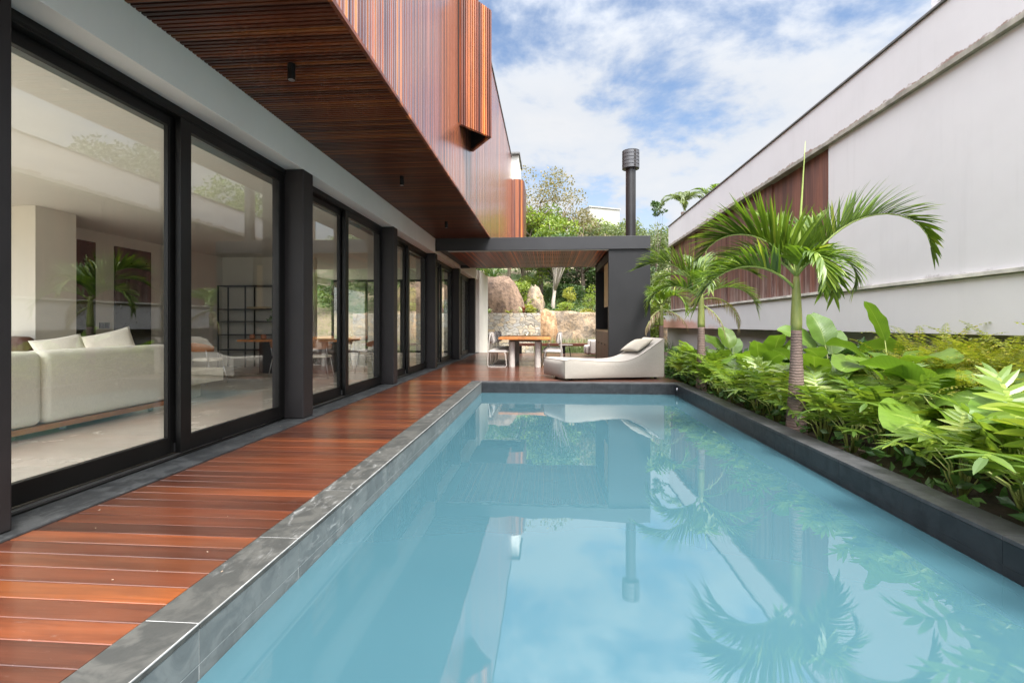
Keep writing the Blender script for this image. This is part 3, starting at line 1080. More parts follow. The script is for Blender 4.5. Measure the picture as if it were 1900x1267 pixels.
def pp(mb, name, mat, parent=None, **kw):
    return mb.obj(name, MAT[mat], parent or perg, off=PO, **kw)


pp(MB().box(-2.879, 2.53, 12.2, 12.26, 3.015, 3.336), 'front_beam', 'pergola_black', bevel=0.003)
b = MB()
b.box(-2.879, 2.53, 12.262, 12.62, 3.08, 3.30)
b.box(-2.879, -0.25, 12.62, 12.95, 3.08, 3.299)
b.box(1.05, 2.53, 12.62, 12.95, 3.08, 3.299)
b.box(-2.879, 2.53, 12.95, 15.75, 3.08, 3.298)
pp(b, 'roof', 'pergola_black')
pp(MB().box(-0.28, 1.08, 12.6, 12.97, 3.302, 3.312), 'skylight', 'glass')
sl = MB()
xx = -2.55
while xx < 1.50:
    sl.box(xx, xx + 0.033, 12.3, 15.72, 3.0, 3.03)
    xx += 0.05
pp(sl, 'ceiling_slats', 'perg_slat')
b = MB()
for yc in (12.5, 13.3, 14.2, 15.1):
    b.box(-2.55, 1.5, yc, yc + 0.04, 3.031, 3.06)
pp(b, 'ceiling_battens', 'dark_backing')
b = MB()
b.box(-2.56, 1.505, 12.262, 12.295, 2.992, 3.0148)
b.box(-2.56, 2.5, 15.722, 15.76, 2.985, 3.078)
pp(b, 'ceiling_trim', 'grey_frame')
pp(MB().box(-2.879, 2.53, 15.762, 15.80, 2.99, 3.336), 'rear_beam', 'pergola_black')
# barbecue wall: front panel, back panel, outer panel and niche
WXa, WXb = 1.512, 2.54
b = MB()
b.box(WXa, WXb, 12.25, 12.42, 0.0, 3.012)
b.box(WXa, WXb, 15.5, 15.62, 0.0, 3.0)
b.box(WXb - 0.12, WXb - 0.001, 12.42, 15.5, 0.0, 3.078)
b.box(WXa + 0.02, WXb - 0.12, 12.42, 15.5, 2.78, 2.9999)
b.box(WXa + 0.45, WXb - 0.12, 14.0, 15.5, 1.75, 2.78)
pp(b, 'barbecue_wall', 'wall_black', bevel=0.003)
cb = pp(MB().box(WXa + 0.025, WXb - 0.13, 12.43, 15.49, 0.06, 0.93), 'cabinet', 'cabinet')
b = MB()
for q in range(4):
    y_ = 12.45 + 0.76 * q
    b.box(WXa + 0.008, WXa + 0.024, y_, y_ + 0.75, 0.09, 0.91)
pp(b, 'cabinet_door', 'cabinet', cb, bevel=0.003)
b = MB()
for q in range(4):
    y_ = 12.45 + 0.76 * q + 0.62
    b.tube([(WXa - 0.015, y_, 0.6), (WXa + 0.009, y_, 0.6)], [0.018, 0.012], 10)
pp(b, 'knob', 'black_metal', cb)
pp(MB().box(WXa + 0.002, WXb - 0.13, 12.425, 15.495, 0.932, 0.985), 'worktop', 'light_wood', bevel=0.004)
pp(MB().box(WXa + 0.03, WXa + 0.05, 12.44, 13.5, 1.6, 2.74), 'sliding_panel', 'cream_panel', bevel=0.004)
b = MB().lathe([(0.133, 3.30), (0.133, 4.30), (0.1345, 4.302), (0.1345, 4.318), (0.133, 4.32), (0.133, 5.33)], 2.215, 13.2, 64)
fl = pp(b, 'flue', 'chrome_dark')
prof = [(0.14, 5.305), (0.225, 5.31)]
for q in range(5):
    z_ = 5.31 + q * 0.094
    prof += [(0.227, z_ + 0.006), (0.227, z_ + 0.078), (0.217, z_ + 0.083), (0.217, z_ + 0.091)]
prof += [(0.225, 5.784), (0.12, 5.80)]
cap = pp(MB().lathe(prof, 2.215, 13.2, 40), 'flue_cap', 'cap_steel', fl)
b = MB()
for q in range(5):
    z_ = 5.32 + q * 0.094
    for a in (-1.22, 0.3, 1.9, 3.5):
        cx, cy = 2.215 + 0.2265 * math.cos(a), 13.2 + 0.2265 * math.sin(a)
        b.obox((cx, cy, z_ + 0.036), Vector((-math.sin(a), math.cos(a), 0)), Vector((math.cos(a), math.sin(a), 0)), Vector((0, 0, 1)), 0.028, 0.004, 0.026)
pp(b, 'vent_slot', 'dark_backing', fl)
red = thing('red_jar', 'small red jar on the barbecue worktop', 'jar', (1.72, 12.75, 0.986))
MB().lathe([(0.03, 0.0), (0.045, 0.01), (0.045, 0.08), (0.03, 0.09)], 0, 0, 16).obj('body', plain('red_enamel', (0.35, 0.03, 0.02), 0.3), red, smooth=True)
MB().lathe([(0.032, 0.09), (0.034, 0.1), (0.01, 0.11)], 0, 0, 16).obj('lid', MAT['steel'], red)

# =================================================================== CHAISE
ch = thing('chaise_longue', 'oatmeal upholstered wedge chaise longue on the deck at the far end of the pool', 'chaise', (0.335, 9.72, 0.0), R(13.5))
CL, CWd, SH = 2.12, 0.98, 0.20


def topz(u):
    # height profile along the length
    p = [(0.0, 0.405), (0.12, 0.425), (0.4, 0.405), (0.8, 0.375), (1.15, 0.365), (1.4, 0.40), (1.6, 0.49), (1.8, 0.625), (2.0, 0.76), (2.12, 0.845)]
    for (a, za), (b_, zb) in zip(p[:-1], p[1:]):
        if u <= b_:
            k_ = (u - a) / (b_ - a)
            return za + (zb - za) * k_
    return p[-1][1]


def smooth_top(u):
    return sum(topz(min(CL, max(0, u + d_))) for d_ in (-0.12, -0.06, 0, 0.06, 0.12)) / 5 if 0.15 < u < 2.0 else topz(u)


body = MB()
NU, NV, NZ = 44, 18, 8
zb = 0.05


def surf(u, v, kz):
    """u along, v across, kz 0 bottom..1 top"""
    uu = u
    sh = -SH * (v / CWd) * max(0.0, 1 - u / 1.4)
    return (uu + sh, v, zb + (smooth_top(u) - zb) * kz)


grid = {}


def vid(p):
    body.v.append(p)
    return len(body.v) - 1


def patch(fn, na, nb):
    ids = [[vid(fn(i / na, j / nb)) for i in range(na + 1)] for j in range(nb + 1)]
    for j in range(nb):
        for i in range(na):
            body.f.append((ids[j][i], ids[j][i + 1], ids[j + 1][i + 1], ids[j + 1][i]))


puff = 0.022
def bul(a, b_):
    return (max(0.0, (4 * a * (1 - a))) ** 0.45) * (max(0.0, (4 * b_ * (1 - b_))) ** 0.45)


def f_top(a, b_):
    p = surf(a * CL, b_ * CWd, 1)
    return (p[0], p[1], p[2] + puff * bul(a, b_))
def f_front(a, b_):
    p = surf(a * CL, 0, b_)
    return (p[0], p[1] - puff * bul(a, b_), p[2])
def f_back(a, b_):
    p = surf((1 - a) * CL, CWd, b_)
    return (p[0], p[1] + puff * bul(a, b_), p[2])
def f_left(a, b_):
    p = surf(0, (1 - a) * CWd, b_)
    return (p[0] - puff * 2.2 * bul(a, b_), p[1], p[2])
def f_right(a, b_):
    p = surf(CL, a * CWd, b_)
    return (p[0] + puff * bul(a, b_), p[1], p[2])
def f_bot(a, b_):
    p = surf(a * CL, (1 - b_) * CWd, 0)
    return p
patch(f_top, NU, NV)
patch(f_front, NU, NZ)
patch(f_back, NU, NZ)
patch(f_left, NV, NZ)
patch(f_right, NV, NZ)
patch(f_bot, 8, 4)
bo = body.obj('body', MAT['chaise'], ch, smooth=True)
pip = MB()
for v_ in (0.0, CWd):
    pip.tube([surf(CL * k / 40, v_, 1) for k in range(41)], 0.0055, 6)
pip.tube([surf(0, CWd * k / 12, 1) for k in range(13)], 0.0055, 6)
pip.tube([surf(CL, CWd * k / 12, 1) for k in range(13)], 0.0055, 6)
for u_, v_ in ((0, 0), (CL, 0), (0, CWd), (CL, CWd)):
    pip.tube([surf(u_, v_, k / 6) for k in range(7)], 0.0045, 6)
pip.obj('piping', MAT['piping'], ch, smooth=True)
ft = MB()
for u_, v_ in ((0.15, 0.12), (1.98, 0.12), (0.05, 0.85), (1.98, 0.86)):
    ft.lathe([(0.03, 0.0), (0.034, 0.01), (0.034, 0.052)], u_, v_, 14)
ft.obj('foot', MAT['black_metal'], ch)


def cushion(name, label, w_, d_, h_, mat, loc, rot, cat='cushion', group=None):
    mb = MB()
    n_ = 16
    top, bot = {}, {}
    for j in range(n_ + 1):
        for i in range(n_ + 1):
            a, c_ = i / n_, j / n_
            e = (4 * a * (1 - a)) ** 0.5 * (4 * c_ * (1 - c_)) ** 0.5
            pin = 1 - 0.07 * (1 - (2 * a - 1) ** 2) * (2 * c_ - 1) ** 2 - 0.0
            pin2 = 1 - 0.07 * (1 - (2 * c_ - 1) ** 2) * (2 * a - 1) ** 2
            x_ = (a - 0.5) * w_ * pin2
            y_ = (c_ - 0.5) * d_ * pin
            wr = 0.006 * mnoise.noise(Vector((a * 5, c_ * 5, w_ * 7)))
            mb.v.append((x_, y_, h_ * 0.5 * e + wr * e))
            top[i, j] = len(mb.v) - 1
    for j in range(n_ + 1):
        for i in range(n_ + 1):
            if i in (0, n_) or j in (0, n_):
                bot[i, j] = top[i, j]
                continue
            x_, y_, z_ = mb.v[top[i, j]]
            mb.v.append((x_, y_, -z_))
            bot[i, j] = len(mb.v) - 1
    for j in range(n_):
        for i in range(n_):
            mb.f.append((top[i, j], top[i + 1, j], top[i + 1, j + 1], top[i, j + 1]))
            mb.f.append((bot[i, j], bot[i, j + 1], bot[i + 1, j + 1], bot[i + 1, j]))
    o_ = mb.obj(name, mat, smooth=True)
    o_.location = loc
    o_.rotation_euler = rot
    return tag(o_, label, cat, group)


mw = Matrix.Translation((0.335, 9.72, 0.0)) @ Matrix.Rotation(R(13.5), 4, 'Z')
pc = mw @ Vector((1.74, 0.52, 0.685))
e_ = (Matrix.Rotation(R(13.5), 3, 'Z') @ Matrix.Rotation(R(-33), 3, 'Y') @ Matrix.Rotation(R(4), 3, 'Z')).to_euler()
cushion('cushion', 'sand coloured cushion lying on the raised back of the chaise', 0.47, 0.86, 0.15, MAT['pillow'], pc, e_)

# =================================================================== OUTDOOR TABLE, CHAIRS
tb = thing('outdoor_table', 'orange timber outdoor dining table on four thick pale cylinder legs', 'table', (-0.62, 13.9, 0.0))
MB().box(-0.68, 0.68, -1.3, 1.3, 0.735, 0.80).obj('tabletop', MAT['table_wood'], tb, bevel=0.006)
MB().box(-0.42, 0.42, -1.05, 1.05, 0.675, 0.734).obj('apron', MAT['piping'], tb)
for sx in (-0.345, 0.345):
    for sy in (-1.0, 0.95):
        MB().lathe([(0.083, 0.0), (0.083, 0.672), (0.08, 0.674)], sx, sy, 28).obj('leg', MAT['grey_frame'], tb, smooth=False)
vz = tag(MB().lathe([(0.05, 0.0), (0.085, 0.02), (0.09, 0.09), (0.075, 0.13), (0.065, 0.132), (0.075, 0.1), (0.07, 0.02)], 0, 0, 24).obj('glass_bowl', MAT['glass'], smooth=True), 'clear round glass candle jar on the orange outdoor table', 'glass jar')
vz.location = (-0.58, 13.6, 0.801)


def make_chair(label, loc, rz, group):
    """faces +X: sled frame in pale metal, upholstered seat and curved back"""
    t_ = thing('outdoor_chair', label, 'chair', loc, rz, group)
    fr = MB()
    for sy in (-0.235, 0.235):
        p = [(-0.20, sy, 0.90), (-0.235, sy, 0.66), (-0.26, sy, 0.42), (-0.275, sy, 0.06), (-0.25, sy, 0.014), (0.20, sy, 0.014), (0.235, sy, 0.05), (0.20, sy, 0.34), (0.17, sy, 0.41)]
        fr.tube(p, 0.012, 8)
        fr.tube([(-0.26, sy, 0.395), (0.17, sy, 0.405)], 0.011, 8)
    fr.tube([(0.21, -0.235, 0.39), (0.21, 0.235, 0.39)], 0.010, 8)
    fr.tube([(-0.26, -0.235, 0.39), (-0.26, 0.235, 0.39)], 0.010, 8)
    fr.obj('frame', MAT['grey_frame'], t_, smooth=True)
    st = MB()
    n_ = 10
    for j in range(n_ + 1):
        for i in range(n_ + 1):
            a, c_ = i / n_, j / n_
            e = (max(0, 1 - abs(2 * a - 1) ** 5) * max(0, 1 - abs(2 * c_ - 1) ** 5)) ** 0.5
            st.v.append((-0.27 + 0.54 * a, -0.25 + 0.5 * c_, 0.41 + 0.055 * e))
    m_ = n_ + 1
    k0 = len(st.v)
    for j in range(m_):
        for i in range(m_):
            x_, y_, _ = st.v[j * m_ + i]
            st.v.append((x_, y_, 0.408))
    for j in range(n_):
        for i in range(n_):
            q = (j * m_ + i, j * m_ + i + 1, (j + 1) * m_ + i + 1, (j + 1) * m_ + i)
            st.f.append(q)
            st.f.append(tuple(k0 + z for z in q[::-1]))
    st.obj('seat', MAT['chair_fabric'], t_, smooth=True)
    bk = MB()
    na, nb = 14, 8
    ids = []
    for side in (0, 1):
        for j in range(nb + 1):
            for i in range(na + 1):
                a = -1 + 2 * i / na
                c_ = -1 + 2 * j / nb
                ro = (max(0.0, 1 - abs(a) ** 6)) ** 0.3
                hz_ = 0.155 * (0.55 + 0.45 * ro)
                th = 0.03 * (max(0, 1 - abs(a) ** 4) * max(0, 1 - abs(c_) ** 4)) ** 0.5
                bend = 0.11 * a * a
                bk.v.append((-0.245 + bend - 0.05 * c_ * 0.3 + (th if side == 0 else -th), a * 0.255, 0.77 + c_ * hz_))
    kk = (na + 1) * (nb + 1)
    for j in range(nb):
        for i in range(na):
            q = (j * (na + 1) + i, j * (na + 1) + i + 1, (j + 1) * (na + 1) + i + 1, (j + 1) * (na + 1) + i)
            bk.f.append(q)
            bk.f.append(tuple(kk + z for z in q[::-1]))
    bk.obj('backrest', MAT['chair_fabric'], t_, smooth=True)
    return t_


lab_l = ['grey outdoor chair on the left side of the table, nearest the pool', 'grey outdoor chair on the left side of the table, second from the pool', 'grey outdoor chair on the left side of the table, third from the pool', 'grey outdoor chair on the left side of the table, farthest from the pool']
c0 = make_chair(lab_l[0], (-1.33, 12.98, 0.0), 0.0, 'outdoor dining chairs')
for k in range(1, 4):
    dup(c0, (-1.36 + 0.02 * k, 12.98 + 0.64 * k, 0.0), R(rnd.uniform(-4, 4)), 1.0, lab_l[k])
lab_r = ['grey outdoor chair on the right side of the table, beside the chaise', 'grey outdoor chair on the right side of the table, second row behind the chaise', 'grey outdoor chair on the right side of the table, farthest from the pool']
for k in range(3):
    dup(c0, (0.10 + 0.02 * k, 13.15 + 0.75 * k, 0.0), PI + R(rnd.uniform(-4, 4)), 1.0, lab_r[k])

# lantern on the second right-hand chair side table, low table, armchair, bench
st_ = thing('side_table', 'small round pale side table standing on the deck in front of the long bench', 'side table', (0.62, 17.2, 0.0))
MB().lathe([(0.24, 0.40), (0.25, 0.405), (0.25, 0.425), (0.24, 0.43)], 0, 0, 28).obj('top', MAT['grey_frame'], st_)
for a in (0.3, 2.4, 4.5):
    MB().tube([(0.12 * math.cos(a), 0.12 * math.sin(a), 0.40), (0.19 * math.cos(a), 0.19 * math.sin(a), 0.0)], 0.014, 8).obj('leg', MAT['black_metal'], st_)
ar = thing('armchair', 'pale upholstered outdoor armchair partly hidden behind the barbecue wall', 'armchair', (1.78, 17.9, 0.0), 0.0)
def rbox(x0, x1, y0, y1, z0, z1, name, mat, par, bev=0.05, seg=4):
    return MB().box(x0, x1, y0, y1, z0, z1).obj(name, mat, par, bevel=bev, seg=seg, smooth=True)
rbox(-0.45, 0.40, -0.42, 0.42, 0.06, 0.38, 'seat', MAT['chair_fabric'], ar, 0.07)
rbox(0.10, 0.45, -0.45, 0.45, 0.10, 0.70, 'backrest', MAT['chair_fabric'], ar, 0.09)
rbox(-0.30, 0.42, -0.55, -0.40, 0.06, 0.58, 'arm', MAT['chair_fabric'], ar, 0.07)
rbox(-0.30, 0.42, 0.40, 0.55, 0.06, 0.58, 'arm', MAT['chair_fabric'], ar, 0.07)
bn = thing('bench', 'long low red timber bench along the far edge of the deck', 'bench', (0.2, 19.1, 0.0))
MB().box(-1.45, 2.2, -0.2, 0.2, 0.30, 0.40).obj('seat', MAT['bench_wood'], bn, bevel=0.006)
for sx in (-1.3, 0.4, 2.0):
    MB().box(sx - 0.06, sx + 0.06, -0.14, 0.14, 0.0, 0.299).obj('leg', MAT['black_metal'], bn)
ln = thing('lantern', 'small glass lantern on the outdoor chair seat right of the table', 'lantern', (0.02, 13.95, 0.47))
MB().lathe([(0.06, 0.0), (0.075, 0.01), (0.075, 0.16), (0.05, 0.18)], 0, 0, 20).obj('glass_body', MAT['glass'], ln, smooth=True)
MB().lathe([(0.035, 0.181), (0.035, 0.22), (0.02, 0.23)], 0, 0, 16).obj('cap', MAT['grey_frame'], ln)
MB().lathe([(0.03, 0.012), (0.03, 0.10)], 0, 0, 14).obj('candle', MAT['petal'], ln)

# =================================================================== INTERIOR FURNITURE
sf = thing('sofa', 'long cream sofa seen from behind through the nearest sliding door', 'sofa', (-5.43, 4.70, 0.0))
def sofa_mod(y0, y1):
    rbox(0.10, 0.40, y0, y1, 0.12, 0.86, 'backrest', MAT['sofa'], sf, 0.075, 5)
    rbox(-0.62, 0.16, y0 + 0.01, y1 - 0.01, 0.12, 0.46, 'seat', MAT['sofa'], sf, 0.07, 5)
sofa_mod(-3.2, -0.22)
sofa_mod(-0.215, 1.50)
MB().box(-0.60, 0.40, -3.15, 1.45, 0.065, 0.119).obj('base_board', MAT['leather'], sf, bevel=0.004)
for sx in (-0.45, 0.2):
    for sy in (-3.0, 0.15, 1.3):
        MB().box(sx - 0.02, sx + 0.02, sy - 0.02, sy + 0.02, 0.0, 0.064).obj('leg', MAT['steel'], sf)
cushion('cushion', 'cream cushion on the sofa, the lower and left one', 0.5, 0.5, 0.16, MAT['sofa'], (-5.50, 5.12, 0.76), (R(20), R(64), R(4)))
cushion('cushion', 'cream cushion on the sofa, the taller pointed one', 0.52, 0.52, 0.17, MAT['sofa'], (-5.50, 5.72, 0.80), (R(40), R(66), R(0)))
lc = thing('lounge_chair', 'brown leather lounge chair beside the white pillar behind the sofa', 'armchair', (-7.75, 7.0, 0.0), R(150))
rbox(-0.4, 0.4, -0.4, 0.4, 0.2, 0.45, 'seat', MAT['brown_leather'], lc, 0.06)
rbox(-0.42, 0.42, 0.25, 0.45, 0.3, 0.95, 'backrest', MAT['brown_leather'], lc, 0.08)
for sx in (-0.3, 0.3):
    for sy in (-0.3, 0.3):
        MB().tube([(sx, sy, 0.0), (sx * 0.9, sy * 0.9, 0.21)], 0.016, 8).obj('leg', MAT['black_metal'], lc)
ct = thing('coffee_table', 'cream stone slab coffee table past the end of the sofa', 'coffee table', (-5.75, 6.95, 0.0))
MB().box(-0.8, 0.55, -0.35, 0.45, 0.24, 0.44).obj('top', MAT['stone_table'], ct, bevel=0.01)
MB().box(-0.6, 0.28, -0.25, 0.30, 0.0, 0.239).obj('plinth', MAT['stone_table'], ct, bevel=0.008)

dt = thing('dining_table', 'indoor dining table with orange timber top on a black plinth', 'table', (-5.85, 11.05, 0.0))
MB().box(-1.25, 1.25, -0.5, 0.5, 0.735, 0.785).obj('tabletop', MAT['table_wood'], dt, bevel=0.012)
MB().box(-0.85, 0.8, -0.28, 0.28, 0.0, 0.734).obj('plinth', MAT['black_metal'], dt)


def indoor_chair(label, loc, rz, group):
    t_ = thing('dining_chair', label, 'chair', loc, rz, group)
    for sx in (-0.2, 0.2):
        for sy in (-0.21, 0.21):
            MB().tube([(sx * 0.8, sy * 0.85, 0.44), (sx * 1.15, sy * 1.15, 0.0)], 0.009, 8).obj('leg', MAT['steel'], t_, smooth=True)
    s_ = MB().lathe([(0.20, 0.435), (0.245, 0.445), (0.25, 0.465), (0.23, 0.488), (0.12, 0.495)], 0, 0, 28)
    s_.obj('seat', MAT['sofa'], t_, smooth=True)
    bk = MB()
    na, nb = 16, 6
    for side in (0, 1):
        for j in range(nb + 1):
            for i in range(na + 1):
                a = -1.25 + 2.5 * i / na
                c_ = j / nb
                r_ = 0.27 + 0.03 * c_ + (0.012 if side else 0)
                hgt = 0.62 + 0.17 * c_ * (math.cos(a * 0.9) ** 0.7)
                bk.v.append((-r_ * math.cos(a), r_ * math.sin(a), hgt))
    kk = (na + 1) * (nb + 1)
    for j in range(nb):
        for i in range(na):
            q = (j * (na + 1) + i, j * (na + 1) + i + 1, (j + 1) * (na + 1) + i + 1, (j + 1) * (na + 1) + i)
            bk.f.append(q)
            bk.f.append(tuple(kk + z for z in q[::-1]))
    bk.obj('backrest', MAT['leather'], t_, smooth=True)
    p_ = MB()
    for sy in (-0.2, 0.2):
        p_.tube([(-0.15, sy, 0.45), (-0.2, sy, 0.66)], 0.009, 8)
    p_.obj('back_support', MAT['steel'], t_, smooth=True)
    return t_


ic = indoor_chair('tan leather and cream indoor chair, left end of the near side of the dining table', (-6.5, 8.8, 0.0), R(75), 'indoor dining chairs')
for k, (x_, y_, rz_, lb) in enumerate([(-4.85, 9.95, 100, 'cream seated indoor chair behind the second pair of doors by the dining table'), (-5.75, 10.2, 85, 'cream seated indoor chair in the middle of the near side of the dining table'), (-6.3, 12.0, -90, 'cream seated indoor chair on the far side of the dining table, left'), (-5.3, 12.0, -85, 'cream seated indoor chair on the far side of the dining table, right'), (-4.25, 11.2, 175, 'cream seated indoor chair at the glass end of the dining table')]):
    dup(ic, (x_, y_, 0.0), R(rz_), 1.0, lb)
vs_ = thing('flower_vase', 'tall clear vase of leafy stems on the dining table', 'vase', (-6.35, 11.05, 0.786))
MB().lathe([(0.08, 0.0), (0.09, 0.01), (0.09, 0.36), (0.084, 0.362), (0.084, 0.02)], 0, 0, 24).obj('vase', MAT['glass'], vs_, smooth=True)
tl = MB()
stm = MB()
for k in range(70):
    a, r_ = rnd.uniform(0, 2 * PI), rnd.uniform(0.02, 0.26)
    p = Vector((r_ * math.cos(a), r_ * math.sin(a), rnd.uniform(0.38, 0.72)))
    d_ = Vector((math.cos(a), math.sin(a), rnd.uniform(0, 1))).normalized()
    n_ = d_.orthogonal().normalized()
    L = rnd.uniform(0.06, 0.12)
    tl.add([tuple(p - n_ * 0.015), tuple(p + d_ * L * 0.5 - n_ * 0.02), tuple(p + d_ * L), tuple(p + d_ * L * 0.5 + n_ * 0.02)], [(0, 1, 2, 3)])
    if k % 6 == 0:
        stm.tube([(0.03 * math.cos(a), 0.03 * math.sin(a), 0.03), tuple(p)], 0.004, 5)
tl.obj('leaves', MAT['shrub'], vs_)
stm.obj('stems', MAT['stem'], vs_)
for k, (x_, y_) in enumerate(((-6.95, 10.9), (-6.7, 10.95))):
    bw = tag(MB().lathe([(0.03, 0.0), (0.06, 0.02), (0.065, 0.07), (0.045, 0.11), (0.02, 0.115)], 0, 0, 20).obj('clay_pot', MAT['terracotta'], smooth=True), ['small terracotta pot on the dining table, the left one', 'small terracotta pot on the dining table, nearer the vase'][k], 'pot', 'terracotta pots')
    bw.location = (x_, y_, 0.786)
sv = thing('shelf_unit', 'open black metal shelving unit against the grey inner wall', 'shelves', (-7.55, 12.37, 0.0))
p_ = MB()
for sx in (-1.15, -0.4, 0.35, 1.1):
    for sy in (-0.2, 0.2):
        p_.box(sx - 0.014, sx + 0.014, sy - 0.014, sy + 0.014, 0.0, 2.15)
p_.obj('posts', MAT['black_metal'], sv)
for z_ in (0.45, 0.85, 1.2, 1.52, 2.14):
    MB().box(-1.17, 1.12, -0.22, 0.22, z_, z_ + 0.025).obj('shelf_board', MAT['black_metal'], sv)
for k, (x_, z_, lb, mt) in enumerate(((-7.7, 1.546, 'flat straw tray on an upper black shelf', 'light_wood'), (-7.0, 1.226, 'pale book stack on a middle black shelf', 'petal'))):
    o_ = tag(MB().box(-0.28, 0.28, -0.12, 0.12, 0.0, 0.06).obj('tray' if k == 0 else 'book_stack', MAT[mt], bevel=0.015), lb, 'tray' if k == 0 else 'books')
    o_.location = (x_, 12.37, z_)

# =================================================================== NEIGHBOUR
NO = (5.2, 10, 0)
nb_ = thing('neighbour_house', 'long white plastered neighbouring house with recessed red timber panels and a weathered ledge', 'house', NO)


def np_(mb, name, mat, parent=None, **kw):
    return mb.obj(name, MAT[mat], parent or nb_, **kw)


# these parts keep world coordinates in their mesh, so wall stains sit at real heights
nb_.location = (0, 0, 0)
HX = 5.2
YE = 21.4
np_(MB().box(HX + 0.03, 12, -9.0, 9.46, 1.76, 4.46), 'wall', 'neigh')
np_(MB().box(HX, 12.1, -9.0, YE, 4.535, 5.36), 'parapet', 'neigh_band', bevel=0.004)
np_(MB().box(HX - 0.035, HX + 0.02, -9.0, YE + 0.02, 5.362, 5.39), 'roof_trim', 'dark_trim')
np_(MB().box(HX - 0.04, 12, -9.0, YE, 4.462, 4.533), 'drip_edge', 'drip', bevel=0.004)
np_(MB().box(HX - 0.045, 12, -9.0, YE + 1.0, 1.706, 1.757), 'ledge_lip', 'ledge_lip', bevel=0.004)
np_(MB().box(HX, 12, -9.0, YE + 1.0, 1.0, 1.698), 'ledge', 'neigh_shelf', bevel=0.006)
np_(MB().box(5.40, 12, -9.0, YE + 1.0, -0.6, 0.998), 'base_wall', 'neigh')
wp = 9.462
k = 0
edges = [9.462, 10.42, 11.92, 13.4, 14.9, 16.4, 17.9, 19.4, 20.9, YE]
for a, c_ in zip(edges[:-1], edges[1:]):
    np_(MB().box(HX + 0.10 + (0.035 if k % 2 else 0), HX + 0.16 + (0.035 if k % 2 else 0), a + 0.006, c_ - 0.006, 1.76, 4.46), 'timber_panel', 'old_wood')
    k += 1
np_(MB().box(HX + 0.2, 12, 9.4605, YE, 1.7575, 4.4615), 'core', 'dark_backing')
b = MB()
b.box(6.44, 12, -2.0, 8.65, 5.361, 8.2)
np_(b, 'upper_storey', 'neigh_band')
b = MB()
z_ = 5.4
while z_ < 8.1:
    b.prism([(6.38, z_), (6.43, z_ + 0.045), (6.43, z_ + 0.055), (6.38, z_ + 0.01)], 'y', 6.5, 8.44)
    z_ += 0.085
np_(b, 'louvre', 'dark_trim')
np_(MB().box(6.4315, 6.4385, 6.5, 8.44, 5.4, 8.1), 'louvre_backing', 'dark_backing')


# =================================================================== PLANTS
def frond_mesh(az, e0, bend, L, npair, ll, lw_, up=0.5, droop=0.6, stem=0.12, dry=False, roll=0.0, seed=0, twist=0.0, bexp=1.25):
    """one pinnate palm frond growing from the origin"""
    rr = random.Random(seed)
    lf, rc = MB(), MB()
    N_ = 46
    pts, dirs = [], []
    p = Vector((0, 0, 0))
    for i in range(N_ + 1):
        s_ = i / N_
        e = e0 - bend * s_ ** bexp
        a = az + twist * s_
        d_ = Vector((math.cos(a) * math.cos(e), math.sin(a) * math.cos(e), math.sin(e)))
        pts.append(p.copy())
        dirs.append(d_)
        p = p + d_ * (L / N_)
    rc.tube([tuple(q) for q in pts[::3]], [0.016 * (1 - 0.85 * i / N_) + 0.001 for i in range(0, N_ + 1, 3)], 6)
    for k in range(npair):
        s_ = stem + (1 - stem) * (k + 0.5) / npair
        idx = min(N_ - 1, int(s_ * N_))
        fr = s_ * N_ - idx
        base = pts[idx].lerp(pts[min(N_, idx + 1)], fr)
        d_ = dirs[idx]
        side = Vector((-math.sin(az + twist * s_), math.cos(az + twist * s_), 0))
        nrm = d_.cross(side)
        if nrm.z < 0 and abs(d_.z) < 0.99:
            pass
        nrm = -nrm if nrm.dot(Vector((0, 0, 1))) < 0 and s_ < 0.3 else nrm
        nrm = side.cross(d_) * -1 if False else nrm
        env = math.sin(PI * min(1, 0.12 + 0.88 * s_) ** 0.75) ** 0.6 if s_ < 0.98 else 0.5
        env = max(0.35, env)
        for sg in (-1, 1):
            l_ = ll * env * rr.uniform(0.85, 1.1)
            ang = R(58 - 36 * s_ + rr.uniform(-7, 7))
            u_ = up + rr.uniform(-0.15, 0.15)
            out = (d_ * math.cos(ang) + side * (sg * math.sin(ang) * math.cos(u_)) + nrm * (math.sin(ang) * math.sin(u_))).normalized()
            seg_ = 5
            q = base.copy()
            vv = out.copy()
            wdir = vv.cross(nrm).normalized()
            row = []
            for i in range(seg_ + 1):
                f_ = i / seg_
                wv = lw_ * (0.35 + 0.65 * math.sin(PI * min(1.0, f_ * 0.9 + 0.14)) ** 0.7) * (1 - f_ ** 4 * 0.93)
                fold = nrm * (wv * 0.30)
                row.append((tuple(q - wdir * wv + fold), tuple(q), tuple(q + wdir * wv + fold)))
                vv = (vv + Vector((0, 0, -1)) * (droop * (0.05 + 0.24 * f_) * (2.2 if dry else 1))).normalized()
                q = q + vv * (l_ / seg_)
            vs_2 = [z for r_ in row for z in r_]
            fs_2 = []
            for i in range(seg_):
                fs_2.append((3 * i, 3 * i + 1, 3 * i + 4, 3 * i + 3))
                fs_2.append((3 * i + 1, 3 * i + 2, 3 * i + 5, 3 * i + 4))
            lf.add(vs_2, fs_2)
    return lf, rc


